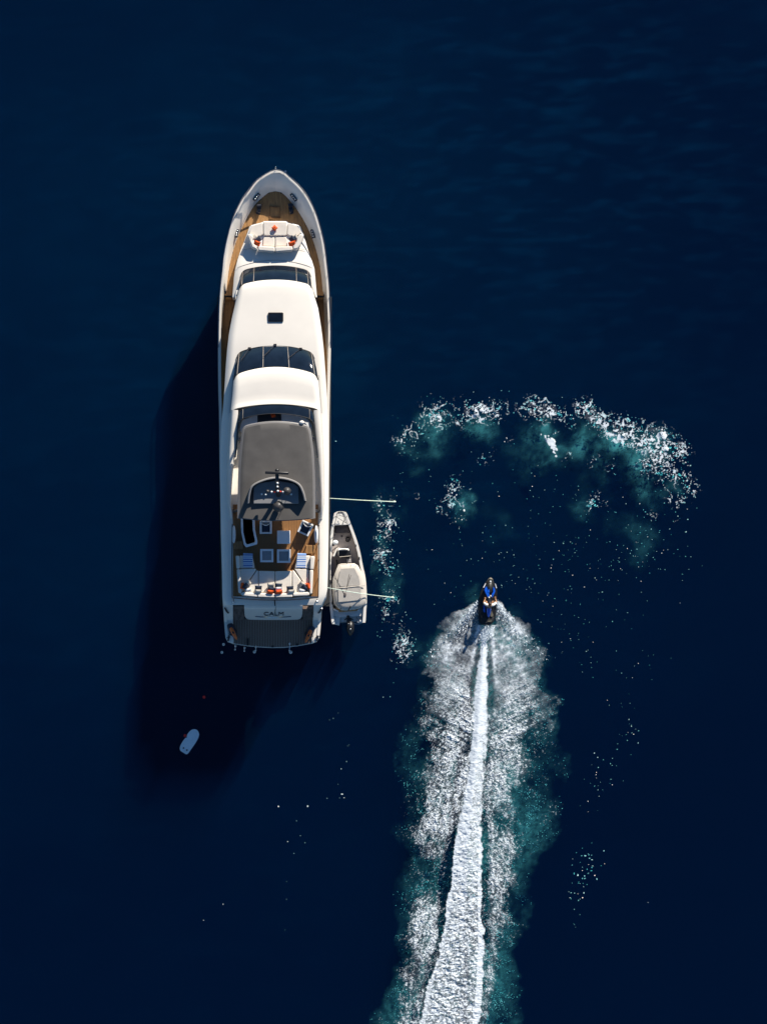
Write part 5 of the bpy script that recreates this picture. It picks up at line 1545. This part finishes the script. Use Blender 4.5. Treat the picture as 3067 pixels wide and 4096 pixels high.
sheet('light_falloff_sheet', P3x, P3y, -1.6, np.clip(.016 * sstep(.3, .7, cloud) * (.3 + light_fall) + .048 * light_fall + (.07 * stk + .045 * fine) * (.06 + ripple + .3 * light_fall), .0045, .25), 'added pale sheet under the sea painting in light falloff and ripple gleam', 'sealight')

# --- scattered flecks
def flecks(name, pts, label):
    m = MB()
    for px, py, r, z in pts:
        n = random.randint(5, 7)
        a0 = random.random() * 6
        st_ = random.uniform(.6, 1.6)
        c_ = W(px, py, z)
        vs = [c_ + Vector((r * st_ * math.cos(a0 + 2 * math.pi * k / n) * random.uniform(.7, 1.2), r / st_ * math.sin(a0 + 2 * math.pi * k / n) * random.uniform(.7, 1.2), 0)) for k in range(n)]
        vs.append(c_ + Vector((0, 0, r * .1)))
        m.add(vs, [(k, (k + 1) % n, n) for k in range(n)])
    o = mk(name, m, M['foam'], kind='stuff', label=label)
    return o
pts = []
for cx_, cy_, sx_, sy_, n_, rr in ((2050, 2100, 260, 120, 120, .045), (2480, 2180, 150, 120, 170, .05), (2350, 2250, 200, 90, 160, .042), (2000, 2230, 220, 70, 90, .04), (2620, 2150, 60, 120, 60, .05), (2730, 2030, 25, 60, 40, .06), (1900, 1950, 120, 60, 60, .045), (2300, 1950, 150, 60, 60, .045), (1950, 1650, 160, 40, 70, .055), (2300, 1650, 60, 30, 40, .055),
                               (1640, 1800, 40, 60, 40, .05), (2080, 2370, 60, 60, 40, .04), (1850, 2330, 60, 60, 30, .04), (1560, 2250, 35, 150, 90, .05), (1600, 2560, 35, 90, 60, .05), (2300, 2450, 110, 50, 60, .042), (2280, 2580, 80, 60, 50, .042), (2400, 2670, 60, 40, 25, .045), (2480, 2840, 35, 80, 30, .042), (2520, 2950, 30, 30, 26, .055), (2450, 3030, 30, 40, 24, .055), (2400, 3120, 45, 40, 36, .048), (2360, 3220, 30, 60, 18, .042),
                               (2355, 3450, 28, 40, 60, .075), (2330, 3510, 24, 35, 45, .08), (2310, 3580, 20, 40, 26, .06), (2295, 3660, 15, 40, 14, .05), (2620, 2640, 40, 25, 12, .045), (2560, 2700, 30, 25, 12, .04), (1540, 2480, 40, 60, 30, .05)):
    for k in range(int(n_ * .42)):
        teal = random.random() < .86
        pts.append((random.gauss(cx_, sx_), random.gauss(cy_, sy_), rr * random.uniform(.3, .8), -random.uniform(.2, 1.1) if teal else .01))
pts = [p for p in pts if not (1905 < p[0] < 1995 and 2300 < p[1] < 2510) and p[0] > 1480]
flecks('foam_flecks', pts, 'scattered foam flecks left of and below the curved trail')
pts = []
for u, v, r in ((799, 504, .045), (771, 517, .035), (896, 823, .05), (857, 876, .055), (833, 990, .035), (864, 1064, .11), (878, 1090, .06), (753, 1094, .045), (845, 1091, .035), (395, 1154, .10), (610, 1152, .10), (528, 1260, .045), (556, 1370, .04), (463, 1413, .07), (590, 1422, .045), (509, 1500, .045), (455, 1708, .035), (454, 1838, .035), (443, 2064, .03), (835, 464, .025), (905, 707, .03), (915, 698, .03)):
    pts.append((900 + u / 1.844, 2600 + v / 1.844, r * .6, -.12 if r > .05 else -.35))
pts += [(893, 3617, .04, -.1), (815, 3681, .03, -.1), (1343, 1765, .05, -.3), (2590, 3610, .03, -.1)]
flecks('stray_flecks', pts, 'a few stray foam flecks below the yacht')
# --- airborne spray round the jet ski
m = MB()
for k in range(2400):
    sgn = random.choice((-1, 1))
    d = random.expovariate(2.6)
    if d > 1.3: continue
    yy = 2398 + d * 200 + random.gauss(0, 8)
    base_x = 1948 + sgn * (34 + (yy - 2405) * random.uniform(.40, 1.0) + random.gauss(0, 4 + d * 8))
    z = random.random() ** 1.5 * .7 * max(.15, 1 - d * .6) + .05
    if random.random() < .25:
        yy = random.uniform(2490, 2560)
        base_x = 1944 + random.gauss(0, 14)
        z = random.uniform(.05, .5)
    if abs(base_x - 1948) < 38 and yy < 2500:
        continue
    r = random.uniform(.012, .036)
    c_ = W(base_x, yy, z)
    vs = [c_ + Vector((random.gauss(0, r), random.gauss(0, r * 1.6), random.gauss(0, r))) for _ in range(4)]
    m.add(vs, [(0, 1, 2), (0, 2, 3), (0, 3, 1), (1, 3, 2)])
mk('spray', m, M['foam'], kind='stuff', label='fine white spray thrown out on both sides of the jet ski')
